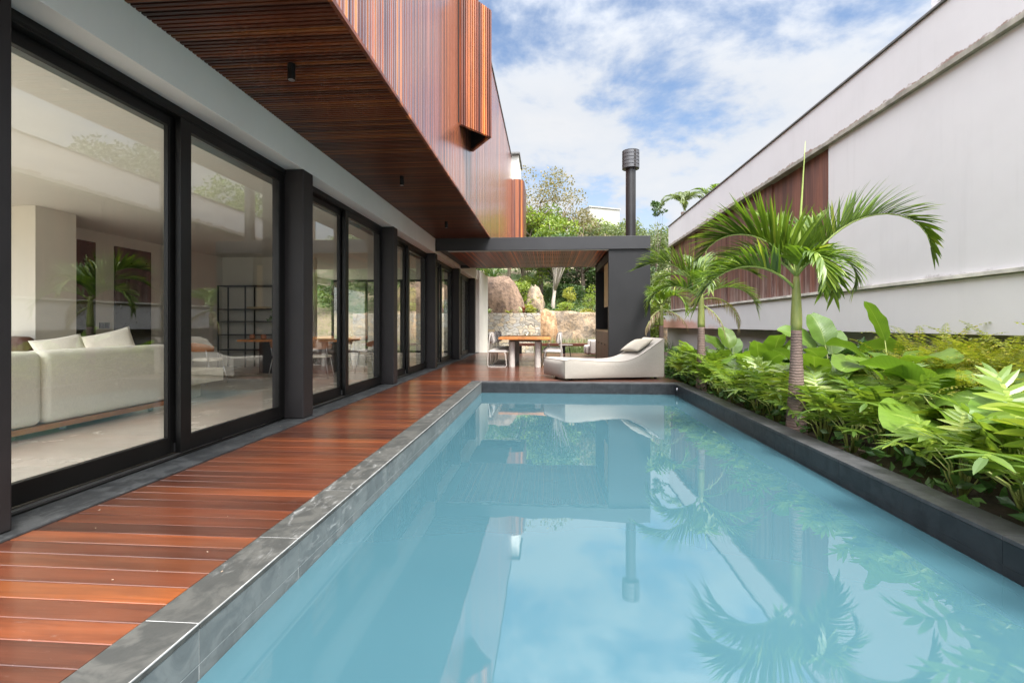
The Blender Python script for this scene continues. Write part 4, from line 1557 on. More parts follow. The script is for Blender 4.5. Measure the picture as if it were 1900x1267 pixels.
def palm(label, loc, crown, trunk_top, r0, r1, fronds, spear=0.0, lean=(0, 0), name='palm_tree', leafmat='palm_leaf', shaft=True, group=None):
    t_ = thing(name, label, 'palm tree', loc, 0, group)
    tk = MB()
    n_ = 30
    pts = [(lean[0] * (k / n_) ** 2, lean[1] * (k / n_) ** 2, -0.12 + (trunk_top + 0.12) * k / n_) for k in range(n_ + 1)]
    rad = [r1 + (r0 - r1) * (1 - k / n_) ** 1.5 + 0.0022 * math.sin(k * 2.1) for k in range(n_ + 1)]
    tk.tube(pts, rad, 20)
    tk.obj('trunk', MAT['palm_trunk'], t_, smooth=True)
    top = Vector((lean[0], lean[1], crown))
    if shaft:
        sh_ = MB()
        b0 = Vector(pts[-1])
        sh_.tube([tuple(b0.lerp(top, k / 8) + Vector((0, 0, -0.01 if k == 0 else 0))) for k in range(9)], [r1 * 0.98, r1 * 1.06, r1 * 1.04, r1 * 0.97, r1 * 0.9, r1 * 0.84, r1 * 0.76, r1 * 0.66, r1 * 0.5], 18)
        sh_.obj('crownshaft', MAT['crownshaft'], t_, smooth=True)
    for k, f_ in enumerate(fronds):
        f_ = dict(f_)
        dry = f_.pop('dry', False)
        h = f_.pop('h', 0.0)
        lf, rc = frond_mesh(seed=hash((round(loc[1] * 10), k)) % 1000, dry=dry, **f_)
        o_ = lf.obj('frond', MAT['palm_dry' if dry else leafmat], t_, smooth=True)
        o_.location = top + Vector((0, 0, h))
        if dry:
            o_['label'] = 'dry brown frond'
        r_ = rc.obj('rachis', MAT['rachis'], o_, smooth=True)
    if spear:
        s_ = MB()
        s_.tube([tuple(top + Vector((0.012 * k, 0, spear * k / 8 - 0.05))) for k in range(9)], [0.015, 0.017, 0.016, 0.014, 0.012, 0.010, 0.008, 0.005, 0.002], 8)
        s_.obj('spear_leaf', MAT['rachis'], t_, smooth=True)
    return t_


D = R
palm('palm nearest the camera with ringed trunk and a frond arching over to the right', (2.755, 5.6, 0.0), 1.66, 1.06, 0.115, 0.055, [
    dict(az=D(-4), e0=D(54), bend=D(146), L=1.82, npair=56, ll=0.52, lw_=0.022, up=0.95, stem=0.14, bexp=2.1, droop=0.35),
    dict(az=D(174), e0=D(64), bend=D(128), L=1.28, npair=56, ll=0.62, lw_=0.023, up=0.9, stem=0.12, bexp=1.5, droop=0.35),
    dict(az=D(190), e0=D(50), bend=D(122), L=1.42, npair=46, ll=0.46, lw_=0.018, up=0.75, stem=0.18, h=-0.16, bexp=1.05, droop=0.5),
    dict(az=D(152), e0=D(55), bend=D(125), L=1.12, npair=38, ll=0.46, lw_=0.018, up=0.6, droop=0.6),
    dict(az=D(-88), e0=D(78), bend=D(200), L=0.95, npair=34, ll=0.38, lw_=0.020, up=0.3, droop=0.9, bexp=1.0),
    dict(az=D(28), e0=D(52), bend=D(160), L=0.95, npair=34, ll=0.44, lw_=0.020, up=0.4, droop=0.9),
    dict(az=D(75), e0=D(64), bend=D(80), L=1.1, npair=34, ll=0.46, lw_=0.018, up=0.6),
    dict(az=D(40), e0=D(74), bend=D(40), L=0.85, npair=30, ll=0.40, lw_=0.015, up=0.6, droop=0.3),
    dict(az=D(120), e0=D(78), bend=D(45), L=0.9, npair=30, ll=0.42, lw_=0.016, up=0.6, droop=0.3),
    dict(az=D(-40), e0=D(60), bend=D(175), L=0.85, npair=30, ll=0.40, lw_=0.019, up=0.4, droop=0.9),
], 1.55)
palm('middle palm with a green crownshaft and a dead hanging frond', (2.80, 9.1, 0.0), 1.70, 1.08, 0.10, 0.062, [
    dict(az=D(168), e0=D(66), bend=D(95), L=1.35, npair=46, ll=0.60, lw_=0.021, up=0.9, droop=0.4),
    dict(az=D(186), e0=D(45), bend=D(128), L=1.25, npair=44, ll=0.44, lw_=0.020, up=0.6, h=-0.1),
    dict(az=D(10), e0=D(60), bend=D(95), L=1.25, npair=44, ll=0.52, lw_=0.021, up=0.8, droop=0.4),
    dict(az=D(-25), e0=D(40), bend=D(130), L=1.2, npair=30, ll=0.42, lw_=0.018, up=0.5, h=-0.08),
    dict(az=D(80), e0=D(70), bend=D(75), L=1.2, npair=30, ll=0.5, lw_=0.018, up=0.6),
    dict(az=D(-95), e0=D(68), bend=D(150), L=0.95, npair=26, ll=0.4, lw_=0.018, up=0.4, droop=0.8),
    dict(az=D(130), e0=D(60), bend=D(110), L=1.2, npair=30, ll=0.45, lw_=0.018, up=0.5),
    dict(az=D(20), e0=D(15), bend=D(110), L=1.15, npair=26, ll=0.32, lw_=0.008, up=0.0, dry=True, droop=1.0, h=-0.12),
    dict(az=D(-30), e0=D(-30), bend=D(58), L=0.75, npair=20, ll=0.22, lw_=0.009, up=0.0, dry=True, droop=1.2, h=-0.2),
], 0.9)
palm('far palm with dry skirt beside the corner of the barbecue wall', (2.86, 12.5, 0.0), 1.62, 1.1, 0.085, 0.055, [
    dict(az=D(150), e0=D(50), bend=D(120), L=1.0, npair=28, ll=0.40, lw_=0.02, up=0.5),
    dict(az=D(10), e0=D(55), bend=D(120), L=1.3, npair=30, ll=0.42, lw_=0.02, up=0.5),
    dict(az=D(-60), e0=D(50), bend=D(140), L=1.1, npair=28, ll=0.40, lw_=0.02, up=0.5),
    dict(az=D(-120), e0=D(62), bend=D(130), L=1.1, npair=28, ll=0.40, lw_=0.02, up=0.5),
    dict(az=D(80), e0=D(60), bend=D(100), L=1.2, npair=28, ll=0.42, lw_=0.02, up=0.5),
    dict(az=D(215), e0=D(-20), bend=D(65), L=0.85, npair=20, ll=0.3, lw_=0.012, up=0.0, dry=True, droop=1.2, h=-0.1),
    dict(az=D(-15), e0=D(-10), bend=D(70), L=0.9, npair=20, ll=0.3, lw_=0.012, up=0.0, dry=True, droop=1.2, h=-0.1),
], 0.6)


# ---- broad-leaf calathea
def paddle(mb, base, az, el, L, W, curl, cup, rr):
    """one broad leaf blade as a curved grid with uv (u across, v along)"""
    nl, nw = 12, 6
    p = Vector(base)
    k0 = len(mb.v)
    if mb.uv is None:
        mb.uv = []
    tw = rr.uniform(-0.5, 0.5)
    for i in range(nl + 1):
        s_ = i / nl
        e = el - curl * s_
        d_ = Vector((math.cos(az) * math.cos(e), math.sin(az) * math.cos(e), math.sin(e)))
        side = Vector((-math.sin(az), math.cos(az), 0))
        nr = side.cross(d_) * -1
        ct_, st_2 = math.cos(tw), math.sin(tw)
        sd = side * ct_ + nr * st_2
        nr2 = nr * ct_ - side * st_2
        wv = W * (math.sin(PI * (0.04 + 0.93 * s_ ** 0.82)) ** 0.62)
        for j in range(nw + 1):
            a = -1 + 2 * j / nw
            wav = 0.012 * math.sin(s_ * 17 + a * 2 + az * 3) * abs(a)
            q = p + sd * (a * wv) + nr2 * (cup * wv * abs(a) ** 1.3 + wav)
            mb.v.append(tuple(q))
            mb.uv.append((a, s_))
        p = p + d_ * (L / nl)
    for i in range(nl):
        for j in range(nw):
            a = k0 + i * (nw + 1) + j
            mb.f.append((a, a + 1, a + nw + 2, a + nw + 1))


def calathea(seed, leaves):
    """leaves: (azimuth, reach, stem height, blade elevation, length, half width, curl)"""
    rr = random.Random(seed)
    t_ = thing('broadleaf_plant', 'broad leaved plant', 'plant', (0, 0, -50), 0, 'broad leaved plants in the garden bed')
    for az, reach, h, el, L, W, curl in leaves:
        az = R(az)
        tip = Vector((reach * math.cos(az), reach * math.sin(az), h))
        mid = Vector((reach * 0.35 * math.cos(az), reach * 0.35 * math.sin(az), h * 0.6))
        stm_ = MB()
        stm_.tube([(rr.uniform(-0.03, 0.03), rr.uniform(-0.03, 0.03), -0.03), tuple(mid), tuple(tip)], [0.010, 0.008, 0.006], 6)
        lf = MB()
        paddle(lf, tip, az + rr.uniform(-0.3, 0.3), R(el), L * 1.3, W * 1.38, R(curl), rr.uniform(0.12, 0.4), rr)
        o_ = lf.obj('leaf', MAT['calathea'], t_, smooth=True)
        stm_.obj('stem', MAT['stem'], o_, smooth=True)
    return t_


K1 = calathea(1, [(200, .22, .62, 40, .44, .14, 70), (150, .2, .70, 60, .42, .15, 60), (60, .18, .66, 62, .44, .14, 60), (-20, .25, .6, 45, .46, .15, 80), (-100, .28, .48, 30, .42, .15, 70), (250, .3, .40, 25, .42, .14, 60), (110, .1, .78, 75, .40, .13, 40), (-60, .32, .34, 15, .44, .15, 60)])
K2 = calathea(2, [(190, .26, .55, 30, .46, .16, 60), (-110, .22, .6, 50, .46, .16, 80), (0, .25, .52, 40, .44, .15, 70), (120, .2, .62, 60, .42, .14, 50), (-50, .28, .42, 28, .46, .16, 70), (230, .34, .30, 15, .44, .15, 50), (60, .2, .66, 65, .40, .13, 50)])
K3 = calathea(3, [(205, .10, .84, 66, .40, .062, 22), (-160, .3, .5, 30, .46, .17, 60), (-90, .26, .52, 50, .44, .17, 80), (10, .3, .5, 35, .46, .16, 70), (-30, .34, .36, 20, .46, .16, 60), (120, .24, .56, 50, .4, .14, 60)])
K4 = calathea(4, [(180, .30, .30, 14, .60, .20, 30), (-120, .26, .36, 25, .46, .18, 60), (-70, .30, .30, 20, .44, .17, 60), (30, .26, .46, 45, .42, .15, 70), (110, .2, .52, 55, .42, .15, 60)])
calspots = [
    (K1, 3.55, 9.55, 10, 0.95, 'broad leaved plant by the middle palm with one leaf standing against the white ledge'),
    (K2, 3.25, 10.6, 80, 0.85, 'broad leaved plant in shade just behind the right end of the chaise'),
    (K2, 3.75, 8.45, 200, 0.95, 'pale green broad leaved plant between the middle palm and the nearest palm'),
    (K1, 3.35, 8.0, 140, 0.8, 'lower broad leaved plant right of the middle palm trunk'),
    (K1, 3.75, 6.7, 0, 1.0, 'tall broad leaved plant just right of the nearest palm trunk'),
    (K2, 3.35, 6.35, 120, 0.9, 'broad leaved plant tucked behind the nearest palm trunk'),
    (K3, 3.85, 5.75, 0, 1.0, 'broad leaved plant with one tall rolled leaf rising before the white ledge'),
    (K2, 3.65, 5.25, 40, 0.82, 'broad leaved plant with large bright leaves in the middle of the bed'),
    (K4, 3.60, 4.62, 36, 1.0, 'low broad leaved plant with one huge flat leaf against the pool coping'),
    (K4, 3.7, 4.75, 60, 0.85, 'broad leaved plant in front of the ferns'),
    (K4, 3.9, 3.95, 200, 1.0, 'broad leaved plant with dark rounded leaves at the right edge of the photo'),
    (K4, 3.45, 3.35, 150, 1.0, 'low broad leaved plant nearest the camera in the bed'),
]
for (pr_, x_, y_, rz_, s_, lb) in calspots:
    dup(pr_, (x_, y_, soil_z(x_, y_)), R(rz_), s_, lb)


# ---- split-leaf philodendron
def lobed(mb, base, az, el, L, curl, rr, W=0.15):
    n_ = 7
    p = Vector(base)
    side0 = Vector((-math.sin(az), math.cos(az), 0))
    pts, ds = [], []
    for i in range(n_ * 2 + 1):
        s_ = i / (n_ * 2)
        e = el - curl * s_
        d_ = Vector((math.cos(az) * math.cos(e), math.sin(az) * math.cos(e), math.sin(e)))
        pts.append(p.copy())
        ds.append(d_)
        p = p + d_ * (L / (n_ * 2))
    def strip(b_, out, l_, w_, dn, nr):
        wd = out.cross(nr).normalized()
        rows = []
        q = b_.copy()
        vv = out.copy()
        for i in range(4):
            f_ = i / 3
            ww = w_ * (0.75, 1.0, 0.75, 0.06)[i]
            rows.append((tuple(q - wd * ww), tuple(q + nr * (-0.15 * ww)), tuple(q + wd * ww)))
            vv = (vv + Vector((0, 0, -dn * (0.15 + 0.35 * f_)))).normalized()
            q = q + vv * (l_ / 3)
        fs_ = []
        for i in range(3):
            fs_.append((3 * i, 3 * i + 1, 3 * i + 4, 3 * i + 3))
            fs_.append((3 * i + 1, 3 * i + 2, 3 * i + 5, 3 * i + 4))
        mb.add([z for r_ in rows for z in r_], fs_)
    for k in range(n_):
        i = 2 * k
        s_ = k / n_
        d_ = ds[i]
        nr = side0.cross(d_) * -1
        if nr.z < 0:
            nr = -nr
        l_ = W * (0.75 + 0.55 * math.sin(PI * (0.15 + 0.8 * s_)))
        for sg in (-1, 1):
            ang = R(105 - 75 * s_ + rr.uniform(-6, 6))
            out = (d_ * math.cos(ang) + side0 * (sg * math.sin(ang)) + nr * 0.12).normalized()
            strip(pts[i], out, l_ * rr.uniform(0.85, 1.12), 0.021 * rr.uniform(0.85, 1.15), rr.uniform(0.1, 0.5), nr)
    # central web
    web = []
    for i in range(n_ * 2 + 1):
        w_ = 0.022 * (1 - 0.6 * i / (n_ * 2))
        web.append((tuple(pts[i] - side0 * w_), tuple(pts[i] + side0 * w_)))
    mb.add([z for r_ in web for z in r_], [(2 * i, 2 * i + 1, 2 * i + 3, 2 * i + 2) for i in range(n_ * 2)])
    i = n_ * 2
    nr = side0.cross(ds[i]) * -1
    strip(pts[i], ds[i], W * 0.8, 0.02, 0.3, nr)


def philo(seed, nleaf=13):
    rr = random.Random(seed)
    t_ = thing('split_leaf_plant', 'split leaved plant', 'plant', (0, 0, -50), 0, 'split leaved plants along the coping')
    for k in range(nleaf):
        az = 2 * PI * k / nleaf * 2.4 + rr.uniform(-0.4, 0.4)
        ring = k / nleaf
        reach = 0.08 + 0.20 * (1 - ring) + rr.uniform(0, 0.05)
        h = 0.24 + 0.26 * ring + rr.uniform(-0.04, 0.05)
        tip = Vector((reach * math.cos(az), reach * math.sin(az), h))
        stm_ = MB()
        stm_.tube([(0.03 * math.cos(az), 0.03 * math.sin(az), -0.03), (reach * 0.4 * math.cos(az), reach * 0.4 * math.sin(az), h * 0.62), tuple(tip)], [0.009, 0.007, 0.005], 6)
        lf = MB()
        lobed(lf, tip, az + rr.uniform(-0.3, 0.3), R(48 + 30 * ring + rr.uniform(-12, 12)), rr.uniform(0.25, 0.33), R(58 + rr.uniform(-25, 30)), rr, rr.uniform(0.13, 0.165))
        o_ = lf.obj('leaf', MAT['philo'], t_, smooth=False)
        stm_.obj('stem', MAT['stem'], o_, smooth=True)
    return t_


rnd = random.Random(77)
PH = [philo(11), philo(12, 12), philo(13, 14)]
yq = 10.9
k = 0
rows = []
while yq > 0.6:
    rows.append((2.90 + rnd.uniform(-0.04, 0.14), yq))
    yq -= rnd.uniform(0.46, 0.56) * (0.85 if yq > 7 else 1.0)
rows = [r_ for r_ in rows if not 3.7 < r_[1] < 4.45]
for k, (x_, y_) in enumerate(rows):
    far = y_ > 7
    lb = 'split leaved plant in the row along the right coping, %s from the chaise' % ORD[k] if k < 20 else 'split leaved plant'
    dup(PH[k % 3], (x_, y_, soil_z(x_, y_) + 0.01), rnd.uniform(0, 6.28), rnd.uniform(0.85, 1.08), lb)
for k, (x_, y_, s_, lb) in enumerate([(2.93, 3.12, 1.25, 'large split leaved plant overhanging the coping at the right photo edge'), (3.25, 7.2, 0.95, 'split leaved plant in the second row between the two near palms'), (3.15, 4.75, 1.15, 'tall stemmed split leaved plant in the second row before the bright broad leaves'), (3.2, 9.3, 0.9, 'split leaved plant in the second row at the foot of the middle palm'), (3.3, 11.6, 1.0, 'split leaved plant past the end of the chaise'), (3.42, 3.62, 0.95, 'split leaved plant on the bare soil behind the huge flat leaf'), (2.96, 3.72, 0.82, 'low split leaved plant between the huge flat leaf and the right coping')]):
    dup(PH[(k + 1) % 3], (x_, y_, soil_z(x_, y_) + 0.01), rnd.uniform(0, 6.28), s_, lb)


# ---- ferns
def fern_clump(seed, nf=28):
    rr = random.Random(seed)
    mb = MB()
    for k in range(nf):
        az = 2 * PI * k / nf + rr.uniform(-0.3, 0.3)
        L = rr.uniform(0.5, 0.85)
        e0 = R(rr.uniform(38, 85))
        bend = R(rr.uniform(60, 110))
        n_ = 26
        p = Vector((0.03 * math.cos(az), 0.03 * math.sin(az), 0))
        side = Vector((-math.sin(az), math.cos(az), 0))
        for i in range(n_):
            s_ = i / n_
            e = e0 - bend * s_ ** 1.3
            d_ = Vector((math.cos(az) * math.cos(e), math.sin(az) * math.cos(e), math.sin(e)))
            q = p + d_ * (L / n_)
            w_ = 0.055 * math.sin(PI * (0.1 + 0.85 * s_)) ** 0.7
            if s_ > 0.1:
                nr = Vector((0, 0, -1))
                for sg in (-1, 1):
                    o_ = side * sg * w_ + d_ * 0.014 + Vector((0, 0, -0.012 * rr.random()))
                    mb.add([tuple(p), tuple(p + d_ * (L / n_ * 0.45) + o_ * 0.45), tuple(p + o_), tuple(p - d_ * (L / n_ * 0.2) + o_ * 0.4)], [(0, 1, 2, 3)])
            mb.add([tuple(p - side * 0.0022), tuple(p + side * 0.0022), tuple(q + side * 0.0018), tuple(q - side * 0.0018)], [(0, 1, 2, 3)])
            p = q
    return mb


FN = []
for sd in (21, 22, 23):
    o_ = fern_clump(sd).obj('fern', MAT['fern'], None)
    tag(o_, 'yellow green sword fern in the dense mass under the neighbour\'s white ledge', 'fern', 'ferns under the white ledge')
    o_.location = (0, 0, -50)
    FN.append(o_)
fspots = []
for j in range(9):
    for i in range(5):
        y_ = 3.2 + 0.42 * j + rnd.uniform(-0.15, 0.15)
        x_ = 4.05 + 0.29 * i + rnd.uniform(-0.14, 0.14)
        if x_ < 4.3 and y_ < 4.6 and i == 0 and j % 2:
            continue
        fspots.append((x_, y_))
for k, (x_, y_) in enumerate(fspots):
    o_ = FN[k % 3] if k < 3 else FN[k % 3].copy()
    if k >= 3:
        COL.objects.link(o_)
    s_ = rnd.uniform(0.95, 1.3) * (1.1 if x_ > 4.7 else 0.95)
    o_.location = (x_, y_, soil_z(x_, y_) - 0.02)
    o_.rotation_euler = (rnd.uniform(-0.2, 0.2), rnd.uniform(-0.2, 0.2), rnd.uniform(0, 6.28))
    o_.scale = (s_, s_, s_)


# ---- leaf clouds for shrubs and trees
def leaf_cloud(mb, centre, radii, n, size, rr, shell=0.5, droop=0.0):
    c_ = Vector(centre)
    for _ in range(n):
        while True:
            v = Vector((rr.uniform(-1, 1), rr.uniform(-1, 1), rr.uniform(-1, 1)))
            if 0.02 < v.length <= 1:
                break
        v = v.normalized() * (v.length ** shell)
        p = c_ + Vector((v.x * radii[0], v.y * radii[1], v.z * radii[2]))
        d_ = Vector((rr.gauss(0, 1), rr.gauss(0, 1), rr.gauss(0, 0.8) - droop)).normalized()
        d_ = (d_ + v * 0.6).normalized()
        n_ = d_.orthogonal().normalized()
        n_ = (Matrix.Rotation(rr.uniform(0, 6.28), 3, d_) @ n_)
        nn_ = d_.cross(n_)
        L = size * rr.uniform(0.7, 1.35)
        w_ = L * 0.30
        mb.add([tuple(p), tuple(p + d_ * L * 0.45 - n_ * w_ + nn_ * w_ * 0.3), tuple(p + d_ * L), tuple(p + d_ * L * 0.45 + n_ * w_ + nn_ * w_ * 0.3)], [(0, 1, 2, 3)])


def shrub(name, label, loc, radii, n, size, mat, seed, cat='shrub', group=None):
    rr = random.Random(seed)
    t_ = thing(name, label, cat, loc, 0, group)
    mb = MB()
    for k in range(9):
        a = rr.uniform(0, 6.28)
        q = rr.uniform(0.2, 0.75)
        leaf_cloud(mb, (q * radii[0] * math.cos(a), q * radii[1] * math.sin(a), radii[2] * rr.uniform(0.55, 1.35)), tuple(r_ * rr.uniform(0.35, 0.55) for r_ in radii), n // 9, size, rr)
    mb.obj('foliage', MAT[mat], t_)
    st2 = MB()
    for k in range(7):
        a = rr.uniform(0, 6.28)
        st2.tube([(0.02 * math.cos(a), 0.02 * math.sin(a), -0.1), (radii[0] * 0.3 * math.cos(a), radii[1] * 0.3 * math.sin(a), radii[2] * 0.8), (radii[0] * 0.6 * math.cos(a), radii[1] * 0.6 * math.sin(a), radii[2] * 1.4)], [0.018, 0.012, 0.004], 5)
    st2.obj('stems', MAT['bark'], t_)
    return t_


for k, (x_, y_, r_, lb) in enumerate([(3.0, 10.35, 0.42, 'dark glossy shrub against the right end of the chaise'), (3.3, 11.3, 0.5, 'dark shrub behind the chaise at the foot of the far palm'), (3.9, 10.4, 0.45, 'dark shrub under the white ledge left of the middle palm'), (4.3, 8.9, 0.42, 'low dark shrub under the ledge between the two near palms'), (4.6, 7.5, 0.4, 'low dark shrub between the ferns and the nearest palm'), (3.6, 13.2, 0.55, 'dense shrub beside the barbecue wall'), (4.4, 12.2, 0.5, 'shrub under the far part of the white ledge')]):
    shrub('garden_shrub', lb, (x_, y_, soil_z(x_, y_)), (r_, r_, r_ * 0.62), 620, 0.13, 'shrub', 40 + k, group='shrubs in the garden bed')

# low ground cover that fills the bed
rr = random.Random(5)
gc = MB()
for _ in range(5200):
    x_, y_ = rr.uniform(2.66, 5.9), rr.uniform(1.8, 14)
    z_ = soil_z(x_, y_)
    h = rr.uniform(0.03, 0.22)
    leaf_cloud(gc, (x_, y_, z_ + h), (0.03, 0.03, 0.02), 1, 0.10, rr)
gco = gc.obj('ground_cover', MAT['shrub'])
gco['kind'] = 'stuff'
tag(gco, 'low leafy ground cover filling the soil of the garden bed', 'ground cover')

# petals and bits fallen on the deck
pt = MB()
for _ in range(32):
    y_ = rr.uniform(1.2, 9.6)
    x_ = rr.uniform(-2.82, -1.35)
    if rr.random() < 0.35:
        x_ = rr.uniform(-2.95, -2.72)
    z_ = 0.0135 if x_ < -2.806 else 0.0035
    if -3.13 < x_ < -2.87 and any(a - 0.02 < y_ < a + 0.26 for a in PY):
        continue
    s_ = rr.uniform(0.002, 0.005)
    a = rr.uniform(0, 6.28)
    pt.obox((x_, y_, z_ + 0.001), Vector((math.cos(a), math.sin(a), 0.1)).normalized(), Vector((-math.sin(a), math.cos(a), 0.0)), Vector((0, 0, 1)), s_, s_ * 0.5, 0.0012)
pto = pt.obj('fallen_petals', MAT['petal'])
pto['kind'] = 'stuff'
tag(pto, 'tiny pale petals and crumbs scattered over the deck', 'petals')

# =================================================================== BACKGROUND GARDEN
sw = MB()
nx, nz = 26, 18
def stone_face(x, z):
    return 22.9 + 0.03 * mnoise.noise(Vector((x * 3, 0, z * 4)))
XL, XR, ZT = -9.5, -0.36, 1.68
sw.box(XL, XR, 22.9, 23.4, -0.6, ZT)
tag(sw.obj('stone_wall', MAT['rubble'], bevel=0.02), 'rubble stone retaining wall behind the outdoor table', 'wall')


def blob_rock(name, label, c_, radii, mat, seed, rough=0.16, flat=0.0):
    mb = MB()
    nu, nv = 40, 22
    off = Vector((seed * 3.7, seed * 1.3, seed))
    for j in range(nv + 1):
        th = PI * j / nv
        for i in range(nu):
            ph = 2 * PI * i / nu
            d_ = Vector((math.sin(th) * math.cos(ph), math.sin(th) * math.sin(ph), math.cos(th)))
            k_ = 1 + rough * mnoise.noise(d_ * 1.7 + off) + rough * 0.4 * mnoise.noise(d_ * 4.5 + off) + 0.03 * mnoise.noise(d_ * 12 + off)
            mb.v.append((d_.x * radii[0] * k_, d_.y * radii[1] * k_, d_.z * radii[2] * k_))
    for j in range(nv):
        for i in range(nu):
            mb.f.append((j * nu + i, j * nu + (i + 1) % nu, (j + 1) * nu + (i + 1) % nu, (j + 1) * nu + i))
    o_ = mb.obj(name, mat, smooth=True)
    o_.location = c_
    return tag(o_, label, 'boulder')


blob_rock('boulder', 'big brown rounded boulder above the stone wall', (-2.75, 25.0, 1.75), (1.62, 1.3, 1.95), MAT['boulder'], 1, 0.10)
blob_rock('boulder', 'pale narrow boulder beside the leaning tree trunk', (-0.72, 26.3, 1.9), (0.55, 0.7, 1.3), MAT['terrace'], 2, 0.25)
blob_rock('boulder', 'boulder seen through the glass at the end of the living room', (-6.6, 25.2, 1.9), (2.0, 1.5, 1.7), MAT['boulder'], 3)
blob_rock('boulder', 'low orange rock at the end of the stone wall', (-0.05, 23.6, 0.55), (0.55, 0.5, 1.3), MAT['orange_rock'], 4, 0.3)
# rough rock-cut terrace face
tr_ = MB()
nx, nz = 60, 16
for j in range(nz + 1):
    for i in range(nx + 1):
        x_ = -0.4 + 9.5 * i / nx
        zt = 1.85 - 0.045 * max(0, x_) + 0.08 * mnoise.noise(Vector((x_ * 1.5, 2, 0)))
        z_ = -0.6 + (zt + 0.6) * j / nz
        y_ = 23.9 + 0.35 * (j / nz) + 0.22 * mnoise.noise(Vector((x_ * 1.3, z_ * 1.3, 5))) + 0.1 * mnoise.noise(Vector((x_ * 4, z_ * 4, 9)))
        tr_.v.append((x_, y_, z_))
k0 = len(tr_.v)
for i in range(nx + 1):
    x_, y_, z_ = tr_.v[nz * (nx + 1) + i]
    tr_.v.append((x_, y_ + 1.6, z_ + 0.05))
for j in range(nz):
    for i in range(nx):
        a = j * (nx + 1) + i
        tr_.f.append((a, a + 1, a + nx + 2, a + nx + 1))
for i in range(nx):
    a = nz * (nx + 1) + i
    tr_.f.append((a, a + 1, k0 + i + 1, k0 + i))
tag(tr_.obj('terrace_wall', MAT['terrace'], smooth=True), 'rough ochre rock retaining face right of the stone wall', 'wall')

# tall grasses at the foot of the terrace
gr = MB()
for _ in range(2600):
    x_, y_ = rr.uniform(-0.6, 6.0), rr.uniform(21.2, 23.6)
    h = rr.uniform(0.35, 1.05)
    a = rr.uniform(0, 6.28)
    bnd = rr.uniform(0.1, 0.5)
    w_ = 0.012
    dx2, dy2 = math.cos(a), math.sin(a)
    p0, p1, p2 = Vector((x_, y_, -0.4)), Vector((x_ + dx2 * bnd * 0.3 * h, y_ + dy2 * bnd * 0.3 * h, -0.4 + h * 0.7)), Vector((x_ + dx2 * bnd * h, y_ + dy2 * bnd * h, -0.4 + h))
    sd = Vector((-dy2, dx2, 0)) * w_
    gr.add([tuple(p0 - sd), tuple(p0 + sd), tuple(p1 + sd), tuple(p1 - sd), tuple(p2)], [(0, 1, 2, 3), (3, 2, 4)])
gro = gr.obj('tall_grass', MAT['tree_olive'])
gro['kind'] = 'stuff'
tag(gro, 'tall soft grass at the foot of the ochre rock face', 'grass')
# leafy cover on the hillside
hc_ = MB()
for _ in range(1500):
    x_, y_ = rr.uniform(-9, 9), 24.6 + 9.5 * rr.random() ** 1.2
    if -0.2 < x_ < 6 and y_ < 26.0 and rr.random() < 0.8:
        continue
    z_ = hill_z(x_, y_)
    r_ = rr.uniform(0.12, 0.42)
    leaf_cloud(hc_, (x_, y_, z_ + r_ * 0.6), (r_, r_, r_ * 0.7), 16, 0.15, rr)
hco = hc_.obj('hillside_cover', MAT['tree_dark'])
hco['kind'] = 'stuff'
tag(hco, 'low leafy undergrowth covering the hillside behind the house', 'undergrowth')
# lawn on the slope
gr = MB()
for _ in range(9000):
    x_, y_ = rr.uniform(-2, 9), rr.uniform(27.5, 36)
    z_ = hill_z(x_, y_)
    h = rr.uniform(0.10, 0.28)
    a = rr.uniform(0, 6.28)
    sd = Vector((math.cos(a), math.sin(a), 0)) * 0.03
    p0 = Vector((x_, y_, z_ - 0.02))
    p2 = p0 + Vector((rr.uniform(-0.1, 0.1), rr.uniform(-0.1, 0.1), h))
    gr.add([tuple(p0 - sd), tuple(p0 + sd), tuple(p2)], [(0, 1, 2)])
gro = gr.obj('lawn_grass', MAT['grass'])
gro['kind'] = 'stuff'
tag(gro, 'green grass on the slope above the rock face', 'grass')


